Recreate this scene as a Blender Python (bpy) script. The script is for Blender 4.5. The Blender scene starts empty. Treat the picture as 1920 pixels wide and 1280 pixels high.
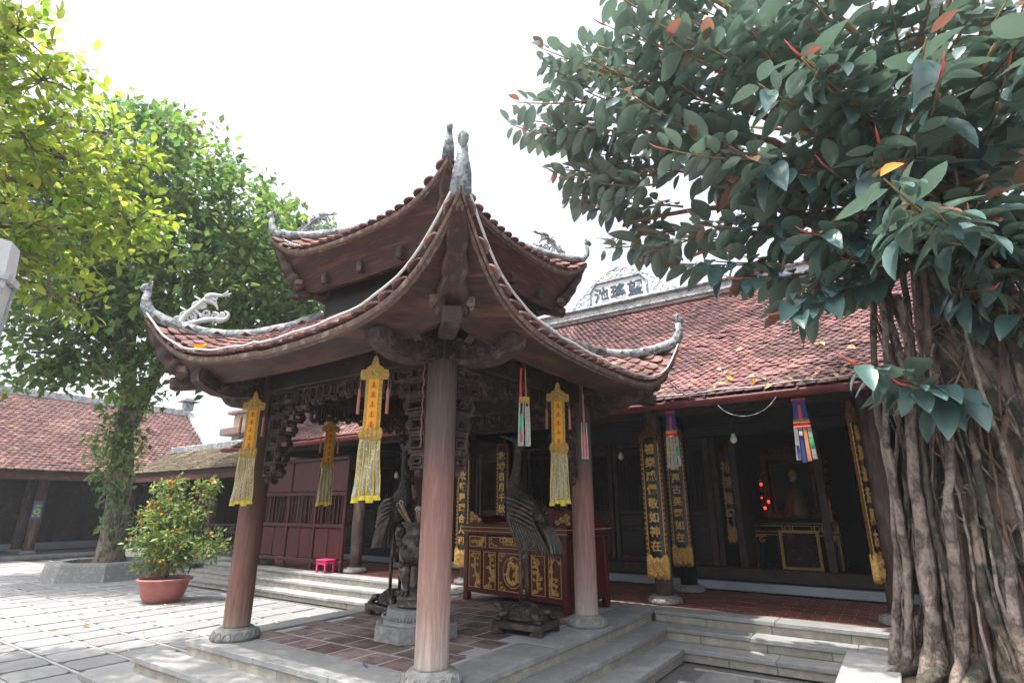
import bpy, math, random
import numpy as np
from mathutils import Vector, Matrix

random.seed(7); RS = np.random.RandomState(11)
sc = bpy.context.scene; COL = sc.collection
R = math.radians

# ---------------------------------------------------------------- camera, sky, sun, exposure
cam = bpy.data.objects.new('camera', bpy.data.cameras.new('camera')); COL.objects.link(cam)
cam.data.sensor_width = 36; cam.data.lens = 36*1020/1920; cam.data.clip_start = .05; cam.data.clip_end = 2000
CAM = Vector((0, 0, 1.72)); cam.location = CAM
cam.rotation_euler = (R(90+16.9), 0, R(34.4)); sc.camera = cam
SUN_EL, SUN_AZ = 72., 210.            # azimuth measured from +Y towards +X
w = bpy.data.worlds.new('World'); sc.world = w; w.use_nodes = True
nt = w.node_tree; bg = nt.nodes['Background']
sky = nt.nodes.new('ShaderNodeTexSky'); sky.sky_type = 'NISHITA'; sky.sun_disc = False
sky.sun_elevation = R(SUN_EL); sky.sun_rotation = R(SUN_AZ % 360)
sky.air_density = 1.0; sky.dust_density = 6.0; sky.ozone_density = 1.0
hs = nt.nodes.new('ShaderNodeHueSaturation'); hs.inputs['Saturation'].default_value = .42
nt.links.new(sky.outputs[0], hs.inputs['Color']); nt.links.new(hs.outputs[0], bg.inputs[0])
bg.inputs[1].default_value = .15
sun = bpy.data.objects.new('sun', bpy.data.lights.new('sun', 'SUN')); COL.objects.link(sun)
sun.data.energy = 2.4; sun.data.angle = R(.6); sun.data.color = (1, .95, .86)
sd = Vector((math.cos(R(SUN_EL))*math.sin(R(SUN_AZ)), math.cos(R(SUN_EL))*math.cos(R(SUN_AZ)), math.sin(R(SUN_EL))))
sun.rotation_euler = sd.to_track_quat('Z', 'Y').to_euler()
vs = sc.view_settings; vs.view_transform = 'Standard'; vs.look = 'None'; vs.gamma = 1; vs.use_curve_mapping = False
vs.exposure = 1.58
sc.cycles.max_bounces = 5; sc.cycles.diffuse_bounces = 3; sc.cycles.glossy_bounces = 2; sc.cycles.transmission_bounces = 3; sc.cycles.caustics_reflective = False; sc.cycles.caustics_refractive = False
sc.render.resolution_x, sc.render.resolution_y = 1024, 682

# ---------------------------------------------------------------- helpers
class MB:
    """collects faces, becomes ONE mesh"""
    def __init__(s): s.v = []; s.f = []
    def add(s, vs_, fs):
        o = len(s.v); s.v += [tuple(p) for p in vs_]; s.f += [tuple(i+o for i in q) for q in fs]; return s
    def box(s, c, d, M=None):
        x, y, z = d[0]/2, d[1]/2, d[2]/2
        p = [Vector((a*x, b*y, e*z)) for e in (-1, 1) for b in (-1, 1) for a in (-1, 1)]
        if M is not None: p = [M.to_3x3() @ q for q in p]
        p = [q+Vector(c) for q in p]
        return s.add(p, [(0,2,3,1),(4,5,7,6),(0,1,5,4),(2,6,7,3),(0,4,6,2),(1,3,7,5)])
    def cbox(s, c, d, b=.01, M=None):
        """box with chamfered edges"""
        h = [d[0]/2, d[1]/2, d[2]/2]; b = min(b, *[q*.9 for q in h]); P = []; idx = {}
        for sx in (-1, 1):
            for sy in (-1, 1):
                for sz in (-1, 1):
                    for ax in range(3):
                        q = [sx*(h[0]-b), sy*(h[1]-b), sz*(h[2]-b)]; q[ax] = (sx, sy, sz)[ax]*h[ax]
                        idx[(sx, sy, sz, ax)] = len(P); P.append(Vector(q))
        F = []
        for ax in range(3):
            o = [a for a in range(3) if a != ax]
            for sg in (-1, 1):
                q = []
                for a, b2 in ((-1,-1),(1,-1),(1,1),(-1,1)):
                    t = [0,0,0]; t[ax] = sg; t[o[0]] = a; t[o[1]] = b2; q.append(idx[(*t, ax)])
                F.append(q)
        for ax in range(3):
            o = [a for a in range(3) if a != ax]
            for a in (-1, 1):
                for b2 in (-1, 1):
                    t1 = [0,0,0]; t1[ax] = -1; t1[o[0]] = a; t1[o[1]] = b2; t2 = list(t1); t2[ax] = 1
                    F.append([idx[(*t1, o[0])], idx[(*t2, o[0])], idx[(*t2, o[1])], idx[(*t1, o[1])]])
        for sx in (-1, 1):
            for sy in (-1, 1):
                for sz in (-1, 1): F.append([idx[(sx, sy, sz, a)] for a in range(3)])
        c = Vector(c)
        # orient faces outward
        G = []
        for q in F:
            a, b2, e = P[q[0]], P[q[1]], P[q[2]]; n = (b2-a).cross(e-a); m = sum((P[i] for i in q), Vector())
            G.append(q if n.dot(m) > 0 else q[::-1])
        if M is not None: P = [M.to_3x3() @ p for p in P]
        return s.add([p+c for p in P], G)
    def tube(s, pts, r, n=8, cap=True, flat=1.0):
        pts = [Vector(p) for p in pts]; k = len(pts)
        rr = r if isinstance(r, (list, tuple)) else [r]*k
        V = []; up = Vector((0, 0, 1)); px = None
        for i, p in enumerate(pts):
            t = (pts[min(i+1, k-1)]-pts[max(i-1, 0)]).normalized()
            if px is None:
                a = t.orthogonal().normalized() if abs(t.z) > .95 else t.cross(up).normalized()
            else: a = (px - t*px.dot(t)).normalized()
            px = a; b = t.cross(a)
            for j in range(n):
                g = 2*math.pi*j/n; V.append(p+a*math.cos(g)*rr[i]*flat+b*math.sin(g)*rr[i])
        F = [(i*n+j, i*n+(j+1) % n, (i+1)*n+(j+1) % n, (i+1)*n+j) for i in range(k-1) for j in range(n)]
        if cap: F += [tuple(range(n))[::-1], tuple((k-1)*n+j for j in range(n))]
        return s.add(V, F)
    def lathe(s, prof, n=24, c=(0, 0, 0), fn=None):
        V = []; c = Vector(c)
        for (r, z) in prof:
            for j in range(n):
                g = 2*math.pi*j/n; q = r*(fn(g, z) if fn else 1); V.append(c+Vector((q*math.cos(g), q*math.sin(g), z)))
        k = len(prof); F = [(i*n+j, i*n+(j+1) % n, (i+1)*n+(j+1) % n, (i+1)*n+j) for i in range(k-1) for j in range(n)]
        F += [tuple(range(n))[::-1], tuple((k-1)*n+j for j in range(n))]
        return s.add(V, F)
    def prism(s, poly, t, M=None):
        """2-D outline in local XZ, thickness t along local Y"""
        n = len(poly); M = M or Matrix()
        V = [M @ Vector((x, -t/2, z)) for x, z in poly]+[M @ Vector((x, t/2, z)) for x, z in poly]
        F = [tuple(range(n)), tuple(range(n, 2*n))[::-1]]+[(i+n, (i+1) % n+n, (i+1) % n, i) for i in range(n)]
        return s.add(V, F)
    def grid(s, nu, nv, fn):
        V = [fn(i/nu, j/nv) for j in range(nv+1) for i in range(nu+1)]
        F = [(j*(nu+1)+i, j*(nu+1)+i+1, (j+1)*(nu+1)+i+1, (j+1)*(nu+1)+i) for j in range(nv) for i in range(nu)]
        return s.add(V, F)
    def ell(s, c, r, n=10, m=7, M=None):
        V = []; c = Vector(c)
        for i in range(m+1):
            a = math.pi*i/m
            for j in range(n):
                g = 2*math.pi*j/n; q = Vector((r[0]*math.sin(a)*math.cos(g), r[1]*math.sin(a)*math.sin(g), r[2]*math.cos(a)))
                V.append(c+(M.to_3x3() @ q if M is not None else q))
        F = [(i*n+j, (i+1)*n+j, (i+1)*n+(j+1) % n, i*n+(j+1) % n) for i in range(m) for j in range(n)]
        return s.add(V, F)
    def mesh(s, name, m=None, smooth=False):
        me = bpy.data.meshes.new(name); me.from_pydata([tuple(p) for p in s.v], [], s.f); me.update()
        if m: me.materials.append(MAT[m])
        if smooth: me.polygons.foreach_set('use_smooth', [True]*len(me.polygons))
        return me
    def build(s, name, m, parent=None, smooth=False, loc=None):
        return put(name, s.mesh(name, m, smooth), parent, Matrix.Translation(loc) if loc else None)

def put(name, me, parent=None, M=None):
    o = bpy.data.objects.new(name, me); COL.objects.link(o)
    if parent is not None:
        o.parent = parent
        if parent.type == 'EMPTY': o.matrix_parent_inverse = Matrix.Translation(parent.location).inverted()
    if M is not None: o.matrix_basis = M
    return o
def tag(o, label, cat, group=None):
    o['label'] = label; o['category'] = cat
    if group: o['group'] = group
    return o
def thing(name, label, cat, loc=(0, 0, 0), group=None):
    o = bpy.data.objects.new(name, None); COL.objects.link(o); o.location = loc; o.empty_display_size = .1
    return tag(o, label, cat, group)
def struct(o): o['kind'] = 'structure'; return o
def stuff(o): o['kind'] = 'stuff'; return o
def fmesh(name, V, F, m, smooth=False):
    """fast mesh from numpy arrays: V (n,3), F (k,c) all same corner count"""
    me = bpy.data.meshes.new(name); me.vertices.add(len(V)); me.vertices.foreach_set('co', np.ascontiguousarray(V, dtype=np.float32).ravel())
    c = F.shape[1]; me.loops.add(F.size); me.loops.foreach_set('vertex_index', F.astype(np.int32).ravel())
    me.polygons.add(len(F)); me.polygons.foreach_set('loop_start', np.arange(0, F.size, c, dtype=np.int32))
    me.polygons.foreach_set('loop_total', np.full(len(F), c, dtype=np.int32))
    me.update(calc_edges=True); me.materials.append(MAT[m])
    if smooth: me.polygons.foreach_set('use_smooth', [True]*len(F))
    return me
def frame(o, x, y):
    """matrix with origin o, local X along x, local Y near y"""
    x = Vector(x).normalized(); z = x.cross(Vector(y)).normalized(); y = z.cross(x)
    return Matrix(((x.x, y.x, z.x, o[0]), (x.y, y.y, z.y, o[1]), (x.z, y.z, z.z, o[2]), (0, 0, 0, 1)))
def T(x, y, z, rz=0): return Matrix.Translation((x, y, z)) @ Matrix.Rotation(rz, 4, 'Z')
_fw = Vector((-math.sin(R(34.4))*math.cos(R(16.9)), math.cos(R(34.4))*math.cos(R(16.9)), math.sin(R(16.9))))
def near(p): return (Vector(p)-CAM).length
def inview(p, m=.75):
    q = Vector(p)-CAM; d = q.dot(_fw)
    if d < .2: return False
    rt = Vector((math.cos(R(34.4)), math.sin(R(34.4)), 0)); up = rt.cross(_fw)
    return abs(q.dot(rt)/d) < .94*m/.75 and abs(q.dot(up)/d) < .63*m/.75
def copy_tree(o, parent=None):
    c = o.copy(); COL.objects.link(c)
    if parent is not None: c.parent = parent
    for ch in list(o.children): copy_tree(ch, c)
    return c

# ---------------------------------------------------------------- materials
MAT = {}
def mk(name, cols, scale=3., detail=6., rough=.75, bump=.15, bscale=25., rnd=0., stretch=(1, 1, 1), metal=0., spec=.35,
       trans=0., back=None, zgrad=None, lo=.32, hi=.68, coat=0., emit=None, obj=False, rvar=.12, tint=None):
    m = bpy.data.materials.new(name); MAT[name] = m; m.use_nodes = True
    t = m.node_tree; N = t.nodes; L = t.links; b = N['Principled BSDF']
    geo = N.new('ShaderNodeNewGeometry'); mp = N.new('ShaderNodeMapping'); mp.inputs['Scale'].default_value = stretch
    if obj:
        tc = N.new('ShaderNodeTexCoord'); L.new(tc.outputs['Object'], mp.inputs[0])
    else: L.new(geo.outputs['Position'], mp.inputs[0])
    nz = N.new('ShaderNodeTexNoise'); nz.inputs['Scale'].default_value = scale; nz.inputs['Detail'].default_value = detail; nz.inputs['Roughness'].default_value = .62
    L.new(mp.outputs[0], nz.inputs[0])
    rp = N.new('ShaderNodeValToRGB'); el = rp.color_ramp.elements; n = len(cols)
    for i, c in enumerate(cols):
        pos = lo+(hi-lo)*i/max(1, n-1)
        e = el[i] if i < 2 else el.new(pos)
        e.position = pos; e.color = (*c, 1)
    L.new(nz.outputs[0], rp.inputs[0]); out = rp.outputs[0]
    if n == 1: el[1].color = (*cols[0], 1)
    if zgrad:   # wear that belongs to the thing: list of (z, colour, amount)
        sx = N.new('ShaderNodeSeparateXYZ'); L.new(geo.outputs['Position'], sx.inputs[0])
        ad = N.new('ShaderNodeMath'); ad.operation = 'MULTIPLY_ADD'; L.new(nz.outputs[0], ad.inputs[0]); ad.inputs[1].default_value = .55; L.new(sx.outputs[2], ad.inputs[2])
        mr = N.new('ShaderNodeMapRange'); mr.inputs[1].default_value = zgrad[0][0]; mr.inputs[2].default_value = zgrad[-1][0]; L.new(ad.outputs[0], mr.inputs[0])
        r2 = N.new('ShaderNodeValToRGB'); e2 = r2.color_ramp.elements
        for i, (z, c) in enumerate(zgrad):
            pos = (z-zgrad[0][0])/(zgrad[-1][0]-zgrad[0][0]); e = e2[i] if i < 2 else e2.new(pos); e.position = pos; e.color = (*c, 1)
        L.new(mr.outputs[0], r2.inputs[0])
        mx = N.new('ShaderNodeMix'); mx.data_type = 'RGBA'; mx.blend_type = 'MULTIPLY'; mx.inputs[0].default_value = 1
        L.new(r2.outputs[0], mx.inputs[6]); L.new(out, mx.inputs[7]); out = mx.outputs[2]
    if rnd:
        oi = N.new('ShaderNodeObjectInfo'); s1 = N.new('ShaderNodeMath'); s1.operation = 'ADD'
        L.new(oi.outputs['Random'], s1.inputs[0]); L.new(geo.outputs['Random Per Island'], s1.inputs[1])
        fr = N.new('ShaderNodeMath'); fr.operation = 'FRACT'; L.new(s1.outputs[0], fr.inputs[0])
        mr = N.new('ShaderNodeMapRange'); mr.inputs[3].default_value = 1-rnd; mr.inputs[4].default_value = 1+rnd; L.new(fr.outputs[0], mr.inputs[0])
        hv = N.new('ShaderNodeHueSaturation'); L.new(out, hv.inputs['Color']); L.new(mr.outputs[0], hv.inputs['Value'])
        if tint:
            h2 = N.new('ShaderNodeMath'); h2.operation = 'MULTIPLY'; h2.inputs[1].default_value = 7.31; L.new(fr.outputs[0], h2.inputs[0])
            h3 = N.new('ShaderNodeMath'); h3.operation = 'FRACT'; L.new(h2.outputs[0], h3.inputs[0])
            h4 = N.new('ShaderNodeMapRange'); h4.inputs[3].default_value = .5-tint; h4.inputs[4].default_value = .5+tint; L.new(h3.outputs[0], h4.inputs[0]); L.new(h4.outputs[0], hv.inputs['Hue'])
        out = hv.outputs[0]
    if back:
        mx = N.new('ShaderNodeMix'); mx.data_type = 'RGBA'; L.new(geo.outputs['Backfacing'], mx.inputs[0]); L.new(out, mx.inputs[6]); mx.inputs[7].default_value = (*back, 1); out = mx.outputs[2]
    L.new(out, b.inputs['Base Color'])
    rr = N.new('ShaderNodeMapRange'); rr.inputs[3].default_value = max(.03, rough-rvar); rr.inputs[4].default_value = min(1, rough+rvar); L.new(nz.outputs[0], rr.inputs[0]); L.new(rr.outputs[0], b.inputs['Roughness'])
    b.inputs['Metallic'].default_value = metal; b.inputs['Specular IOR Level'].default_value = spec
    if coat: b.inputs['Coat Weight'].default_value = coat; b.inputs['Coat Roughness'].default_value = .2
    if emit: b.inputs['Emission Color'].default_value = (*emit[0], 1); b.inputs['Emission Strength'].default_value = emit[1]
    if bump:
        n2 = N.new('ShaderNodeTexNoise'); n2.inputs['Scale'].default_value = bscale; n2.inputs['Detail'].default_value = 5; L.new(mp.outputs[0], n2.inputs[0])
        bp = N.new('ShaderNodeBump'); bp.inputs['Strength'].default_value = bump; bp.inputs['Distance'].default_value = .02; L.new(n2.outputs[0], bp.inputs['Height']); L.new(bp.outputs[0], b.inputs['Normal'])
    if trans:
        tr = N.new('ShaderNodeBsdfTranslucent'); ms = N.new('ShaderNodeMixShader'); ms.inputs[0].default_value = trans
        hv = N.new('ShaderNodeHueSaturation'); hv.inputs['Value'].default_value = 2.2; hv.inputs['Saturation'].default_value = 1.1; hv.inputs['Hue'].default_value = .492; L.new(out, hv.inputs['Color']); L.new(hv.outputs[0], tr.inputs[0])
        L.new(b.outputs[0], ms.inputs[1]); L.new(tr.outputs[0], ms.inputs[2]); L.new(ms.outputs[0], N['Material Output'].inputs[0])
    return m

mk('joint', [(.16, .16, .16), (.10, .10, .098)], 4, rough=.9, bump=.3)
mk('slab', [(.275, .277, .28), (.21, .213, .217), (.31, .31, .305)], 2.0, detail=12, rough=.85, bump=.35, bscale=80, rnd=.12, lo=.3, hi=.7)
mk('strip', [(.36, .36, .35), (.28, .28, .28)], 5, rough=.85, bump=.2)
mk('stone', [(.31, .315, .315), (.24, .245, .245), (.355, .355, .35)], 3.5, detail=12, rough=.85, bump=.4, bscale=90, rnd=.1, lo=.3, hi=.7)
mk('stone_carved', [(.30, .30, .29), (.20, .20, .195), (.36, .35, .33)], 8, rough=.8, bump=.5, bscale=40)
mk('riser', [(.40, .37, .30), (.30, .28, .24), (.46, .42, .33)], 4, rough=.85, bump=.3, bscale=40, rnd=.14)
mk('floor_tile', [(.17, .085, .082), (.25, .19, .18), (.13, .075, .075), (.28, .24, .23)], 1.8, rough=.7, bump=.15, bscale=50, rnd=.32, tint=.012)
mk('hall_brick', [(.25, .085, .06), (.19, .075, .055), (.28, .12, .09)], 3, rough=.75, bump=.2, bscale=60, rnd=.16)
mk('grout', [(.46, .45, .43), (.34, .33, .32)], 6, rough=.9)
mk('clay_tile', [(.25, .115, .10), (.15, .075, .07), (.32, .19, .17)], 3, rough=.85, bump=.2, bscale=90, rnd=.25, tint=.012)
mk('hall_tile', [(.18, .080, .078), (.10, .055, .056), (.235, .12, .115), (.15, .07, .068)], .9, rough=.85, bump=.2, bscale=90, rnd=.26, tint=.015)
mk('side_tile', [(.27, .135, .12), (.15, .085, .08), (.33, .19, .16)], .7, rough=.9, bump=.2, rnd=.26, tint=.015)
mk('mossy_tile', [(.16, .12, .08), (.09, .075, .05), (.22, .16, .10)], 1.2, rough=.95, bump=.3, rnd=.28, tint=.02)
mk('wood_dark', [(.045, .028, .022), (.025, .016, .014), (.07, .045, .035)], 5, rough=.6, bump=.2, bscale=30, stretch=(1, 1, 1))
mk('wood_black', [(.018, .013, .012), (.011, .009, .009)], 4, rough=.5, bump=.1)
mk('wood_eave', [(.070, .026, .019), (.030, .015, .013), (.115, .046, .032)], 3, detail=10, rough=.6, lo=.36, hi=.64, stretch=(.45, .45, 6), bump=.25, bscale=30)
mk('wood_rafter', [(.075, .032, .024), (.035, .018, .015), (.16, .085, .06)], 6, rough=.55, bump=.3, bscale=30)
mk('wood_weathered', [(.24, .17, .13), (.12, .075, .058), (.33, .26, .21)], 9, rough=.85, bump=.4, bscale=60)
mk('wood_carved', [(.075, .046, .037), (.032, .021, .018), (.14, .095, .078)], 9, rough=.7, bump=.8, bscale=45)
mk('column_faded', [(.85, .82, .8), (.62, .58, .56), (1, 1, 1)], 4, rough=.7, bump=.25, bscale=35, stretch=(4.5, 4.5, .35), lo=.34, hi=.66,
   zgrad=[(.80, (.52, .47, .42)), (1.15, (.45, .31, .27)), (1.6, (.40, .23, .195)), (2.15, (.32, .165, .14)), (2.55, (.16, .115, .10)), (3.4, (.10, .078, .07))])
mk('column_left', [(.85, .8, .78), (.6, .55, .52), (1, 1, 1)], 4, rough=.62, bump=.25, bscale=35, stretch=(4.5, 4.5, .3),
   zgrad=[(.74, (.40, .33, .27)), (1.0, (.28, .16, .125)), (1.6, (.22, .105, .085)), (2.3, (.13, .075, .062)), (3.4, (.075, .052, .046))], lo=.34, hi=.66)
mk('column_hall', [(.15, .10, .085), (.08, .055, .048), (.22, .16, .13)], 4, rough=.65, bump=.2, stretch=(2, 2, .4))
mk('red_wood', [(.085, .011, .012), (.05, .008, .008), (.115, .017, .016)], 4, rough=.42, bump=.08, stretch=(3, 3, .4), spec=.5)
mk('red_gutter', [(.24, .04, .038), (.14, .03, .028), (.28, .065, .06)], 5, rough=.5, bump=.08)
mk('fascia_dark', [(.10, .032, .03), (.06, .022, .02), (.15, .05, .045)], 3, rough=.7, bump=.2)
mk('cabinet_red', [(.10, .010, .009), (.065, .007, .007)], 5, rough=.4, bump=.03, spec=.35)
mk('gold', [(.88, .56, .17), (.58, .31, .07), (.95, .72, .32)], 30, rough=.42, bump=.5, bscale=90, metal=.12)
mk('gold_dark', [(.36, .13, .035), (.11, .02, .012), (.62, .34, .09)], 60, rough=.42, bump=.9, bscale=120, metal=.3)
mk('lacquer_black', [(.010, .014, .015), (.016, .02, .021)], 6, rough=.3, bump=.03, spec=.5)
mk('bronze', [(.10, .088, .075), (.05, .045, .04), (.18, .15, .125)], 9, rough=.32, bump=.35, bscale=60, metal=.55, spec=.5)
mk('bronze_scaled', [(.09, .078, .068), (.035, .032, .03), (.17, .145, .12)], 14, rough=.38, bump=1.0, bscale=55, metal=.55, spec=.5)
mk('plaster', [(.52, .54, .55), (.28, .30, .31), (.60, .60, .60), (.46, .48, .49)], 5, rough=.88, bump=.5, bscale=40, lo=.34, hi=.64)
mk('plaster_grey', [(.30, .33, .35), (.10, .115, .125), (.40, .42, .43), (.24, .27, .29)], 7, rough=.9, bump=.7, bscale=45, lo=.36, hi=.64)
mk('plaster_white', [(.66, .67, .67), (.50, .52, .53), (.72, .72, .71)], 4, rough=.88, bump=.4, bscale=40)
mk('plinth', [(.36, .40, .44), (.28, .32, .36)], 3, rough=.8)
mk('ink', [(.035, .06, .085)], 5, rough=.7, bump=0)
mk('cream', [(.46, .34, .22), (.38, .28, .19)], 1, rough=.85)
mk('cable', [(.62, .62, .60), (.5, .5, .48)], 9, rough=.6, bump=0)
mk('wire', [(.10, .10, .10)], 9, rough=.6, bump=0)
mk('banner_gold', [(.60, .40, .09), (.40, .23, .05), (.72, .55, .20)], 60, rough=.5, bump=.6, bscale=150, metal=.15, trans=.2)
mk('banner_orange', [(.75, .36, .02), (.66, .44, .03), (.80, .30, .03)], 40, rough=.55, bump=.3, bscale=120, trans=.3)
mk('banner_silver', [(.56, .52, .38), (.30, .27, .2), (.78, .76, .66)], 55, rough=.38, bump=.8, bscale=90, metal=.35, trans=.15)
mk('banner_yellow', [(.66, .55, .06), (.54, .43, .05)], 30, rough=.6, bump=.2, trans=.25)
mk('banner_red', [(.55, .05, .03)], 9, rough=.6, bump=0)
mk('tassel', [(.40, .17, .11), (.30, .11, .08)], 40, rough=.8, bump=.5, bscale=200, stretch=(1, 1, .05))
mk('cloth_blue', [(.02, .04, .18)], 9, rough=.7, bump=.2)
mk('cloth_green', [(.02, .36, .12)], 9, rough=.7, bump=.2)
mk('cloth_white', [(.46, .44, .42), (.32, .31, .30)], 30, rough=.7, bump=.3, trans=.2)
mk('cloth_orange', [(.55, .22, .1)], 9, rough=.7, bump=.2)
mk('pot', [(.44, .15, .12), (.36, .12, .10), (.50, .20, .16)], 4, rough=.55, bump=.1)
mk('soil', [(.07, .05, .035), (.03, .022, .016)], 14, rough=1, bump=.6)
mk('pink_plastic', [(.62, .03, .14)], 4, rough=.35, bump=0, spec=.5)
mk('bark', [(.17, .14, .11), (.06, .055, .045), (.26, .21, .17), (.13, .11, .09)], 5, detail=10, rough=.95, bump=1.0, bscale=26, stretch=(1, 1, .5), lo=.36, hi=.64)
mk('bark_rubber', [(.028, .034, .024), (.10, .078, .06), (.04, .045, .034), (.22, .17, .13), (.33, .26, .20)], 2.6, detail=10, rough=.95, bump=1.0, bscale=38, stretch=(1, 1, .75), lo=.36, hi=.66)
mk('root', [(.20, .155, .13), (.085, .07, .06), (.30, .24, .205), (.15, .115, .095)], 7, detail=10, rough=.9, bump=1.0, bscale=55, stretch=(1, 1, .6), lo=.36, hi=.66)
mk('root_brown', [(.17, .10, .065), (.10, .065, .045), (.24, .15, .10)], 6, rough=.85, bump=.5, bscale=30)
mk('twig_rubber', [(.23, .11, .06), (.30, .20, .08)], 4, rough=.7, bump=.3)
mk('sheath', [(.60, .10, .12), (.65, .22, .16)], 20, rough=.5, bump=0, trans=.2)
mk('leaf_rubber', [(.06, .125, .12), (.10, .18, .165), (.042, .095, .095)], 1.6, rough=.3, bump=.05, bscale=30, rnd=.3, trans=.12, back=(.13, .195, .145), spec=.6, tint=.012, coat=.35)
mk('leaf_young', [(.16, .10, .06), (.20, .09, .07)], 4, rough=.35, bump=0, rnd=.2, trans=.25, spec=.5)
mk('leaf_jack', [(.13, .20, .055), (.07, .13, .04), (.21, .28, .075)], .6, rough=.36, bump=0, rnd=.5, trans=.45, spec=.45, tint=.03)
mk('leaf_yellow', [(.28, .34, .06), (.15, .22, .045), (.40, .42, .09)], .9, rough=.45, bump=0, rnd=.4, trans=.5, spec=.4, tint=.03)
mk('leaf_kumquat', [(.19, .24, .07), (.11, .17, .05), (.27, .31, .10)], 4, rough=.42, bump=0, rnd=.4, trans=.35, spec=.45, tint=.02)
mk('leaf_dry', [(.36, .22, .11), (.45, .33, .21), (.26, .13, .06)], 9, rough=.8, bump=.3, rnd=.35, trans=.15, tint=.02)
mk('leaf_orange', [(.62, .30, .04), (.55, .22, .03)], 9, rough=.6, bump=.2, rnd=.2, trans=.25)
mk('kumquat', [(.62, .27, .03), (.50, .19, .02), (.60, .36, .05)], 9, rough=.4, bump=.1, bscale=90, rnd=.15, trans=.1)
mk('lamp_white', [(.66, .66, .65), (.56, .57, .57)], 6, rough=.5, bump=.1)
mk('iron', [(.12, .12, .125), (.2, .2, .2)], 12, rough=.5, bump=.2, metal=.4)
mk('bulb', [(.75, .75, .72)], 3, rough=.2, bump=0, spec=.5)
mk('red_light', [(.6, .02, .02)], 3, rough=.3, bump=0, emit=((1, .03, .03), 1.6))
mk('tube_light', [(.9, .9, .9)], 3, rough=.3, bump=0, emit=((1, 1, 1), 5))
mk('tape_blue', [(.05, .08, .28)], 3, rough=.4, bump=0)
mk('enamel', [(.05, .2, .5)], 3, rough=.4, bump=0)
mk('enamel_green', [(.06, .35, .12)], 3, rough=.4, bump=0)
mk('enamel_yellow', [(.75, .5, .05)], 3, rough=.4, bump=0)
mk('skin_statue', [(.35, .42, .5)], 3, rough=.4, bump=0)
mk('silk_gold', [(.22, .15, .04), (.10, .06, .02)], 20, rough=.4, bump=.4, metal=.3)
mk('incense', [(.45, .10, .12), (.5, .42, .3)], 30, rough=.9, bump=0)
mk('ash', [(.55, .52, .46)], 30, rough=1, bump=0)
mk('glass_dark', [(.02, .022, .024)], 3, rough=.08, bump=0, spec=.6)

P = .42       # floor level of the pavilion and the hall
# ---------------------------------------------------------------- ground and paving
g = MB(); g.grid(24, 24, lambda u, v: Vector((-90+150*u, -40+150*v, -.02)))
ground = struct(g.build('ground', 'joint'))
def octo(hw, hd, ch, top, bev, depth):
    """paving slab: chamfered corners in plan, bevelled upper edge"""
    def ring(i, z):
        a, b = hw-i, hd-i
        return [(-a+ch, -b, z), (a-ch, -b, z), (a, -b+ch, z), (a, b-ch, z), (a-ch, b, z), (-a+ch, b, z), (-a, b-ch, z), (-a, -b+ch, z)]
    m = MB(); V = ring(bev, top)+ring(0, top-bev*.7)+ring(0, top-depth)
    F = [tuple(range(8))]
    for k in range(2):
        F += [(k*8+j, (k+1)*8+j, (k+1)*8+(j+1) % 8, k*8+(j+1) % 8) for j in range(8)]
    return m.add(V, F)
PX = .565
slab_m = octo(.2545, .2475, .05, .006, .008, .03).mesh('paving_slab', 'slab')
cells = []
for i in range(-46, 8):
    for j in range(-6, 13):
        x, y = i*PX-.1, 2.86+(j-.5)*PX
        if -6.7 < x < -2.2 and y > 2.5: continue
        if y > 6.95 or x < -25.0: continue
        if x > -.7 and y > 3.9: continue
        if (x+17.2)**2+(y-6.9)**2 < 1.35: continue
        cells.append((x, y))
vis = sorted([c for c in cells if inview((c[0], c[1], 0), .8)], key=lambda c: near((c[0], c[1], 0)))
first = set(vis[:290])
rest = MB()
for c in cells:
    M = T(c[0]+random.uniform(-.004, .004), c[1]+random.uniform(-.004, .004), random.uniform(-.004, .003), random.uniform(-.006, .006))
    if c in first: put('paving_slab', slab_m, ground, M)
    elif near((c[0], c[1], 0)) < 34: rest.add([M @ v.co for v in slab_m.vertices], [tuple(p.vertices) for p in slab_m.polygons])
stuff(rest.build('far_paving_slabs', 'slab', ground))
for j in range(-6, 13):
    y = 2.86+j*PX
    spans = [(-25, -6.75), (-2.2, -.7)] if y > 2.5 else [(-25, 3)]
    for a, b in spans:
        MB().cbox(((a+b)/2, y, -.006), (b-a, .030, .022), .004).build('paving_strip', 'strip', ground)

# ---------------------------------------------------------------- platforms and steps
def slab_row(parent, a, b, axis, cross, z, depth, thick, name, m, piece=1.05, gap=.004, jit=.003):
    """row of stone pieces from a to b along axis ('x'/'y'); cross = (lo, hi) on the other axis"""
    n = max(1, round((b-a)/piece)); cuts = [a+(b-a)*k/n+(random.uniform(-.12, .12) if 0 < k < n else 0) for k in range(n+1)]
    for k in range(n):
        l = cuts[k+1]-cuts[k]-gap; c = (cuts[k]+cuts[k+1])/2; cc = (cross[0]+cross[1])/2; d = cross[1]-cross[0]
        dz = random.uniform(-jit, jit)
        if axis == 'x': MB().cbox((c, cc, z-thick/2+dz), (l, d, thick), .006).build(name, m, parent)
        else: MB().cbox((cc, c, z-thick/2+dz), (d, l, thick), .006).build(name, m, parent)

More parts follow.
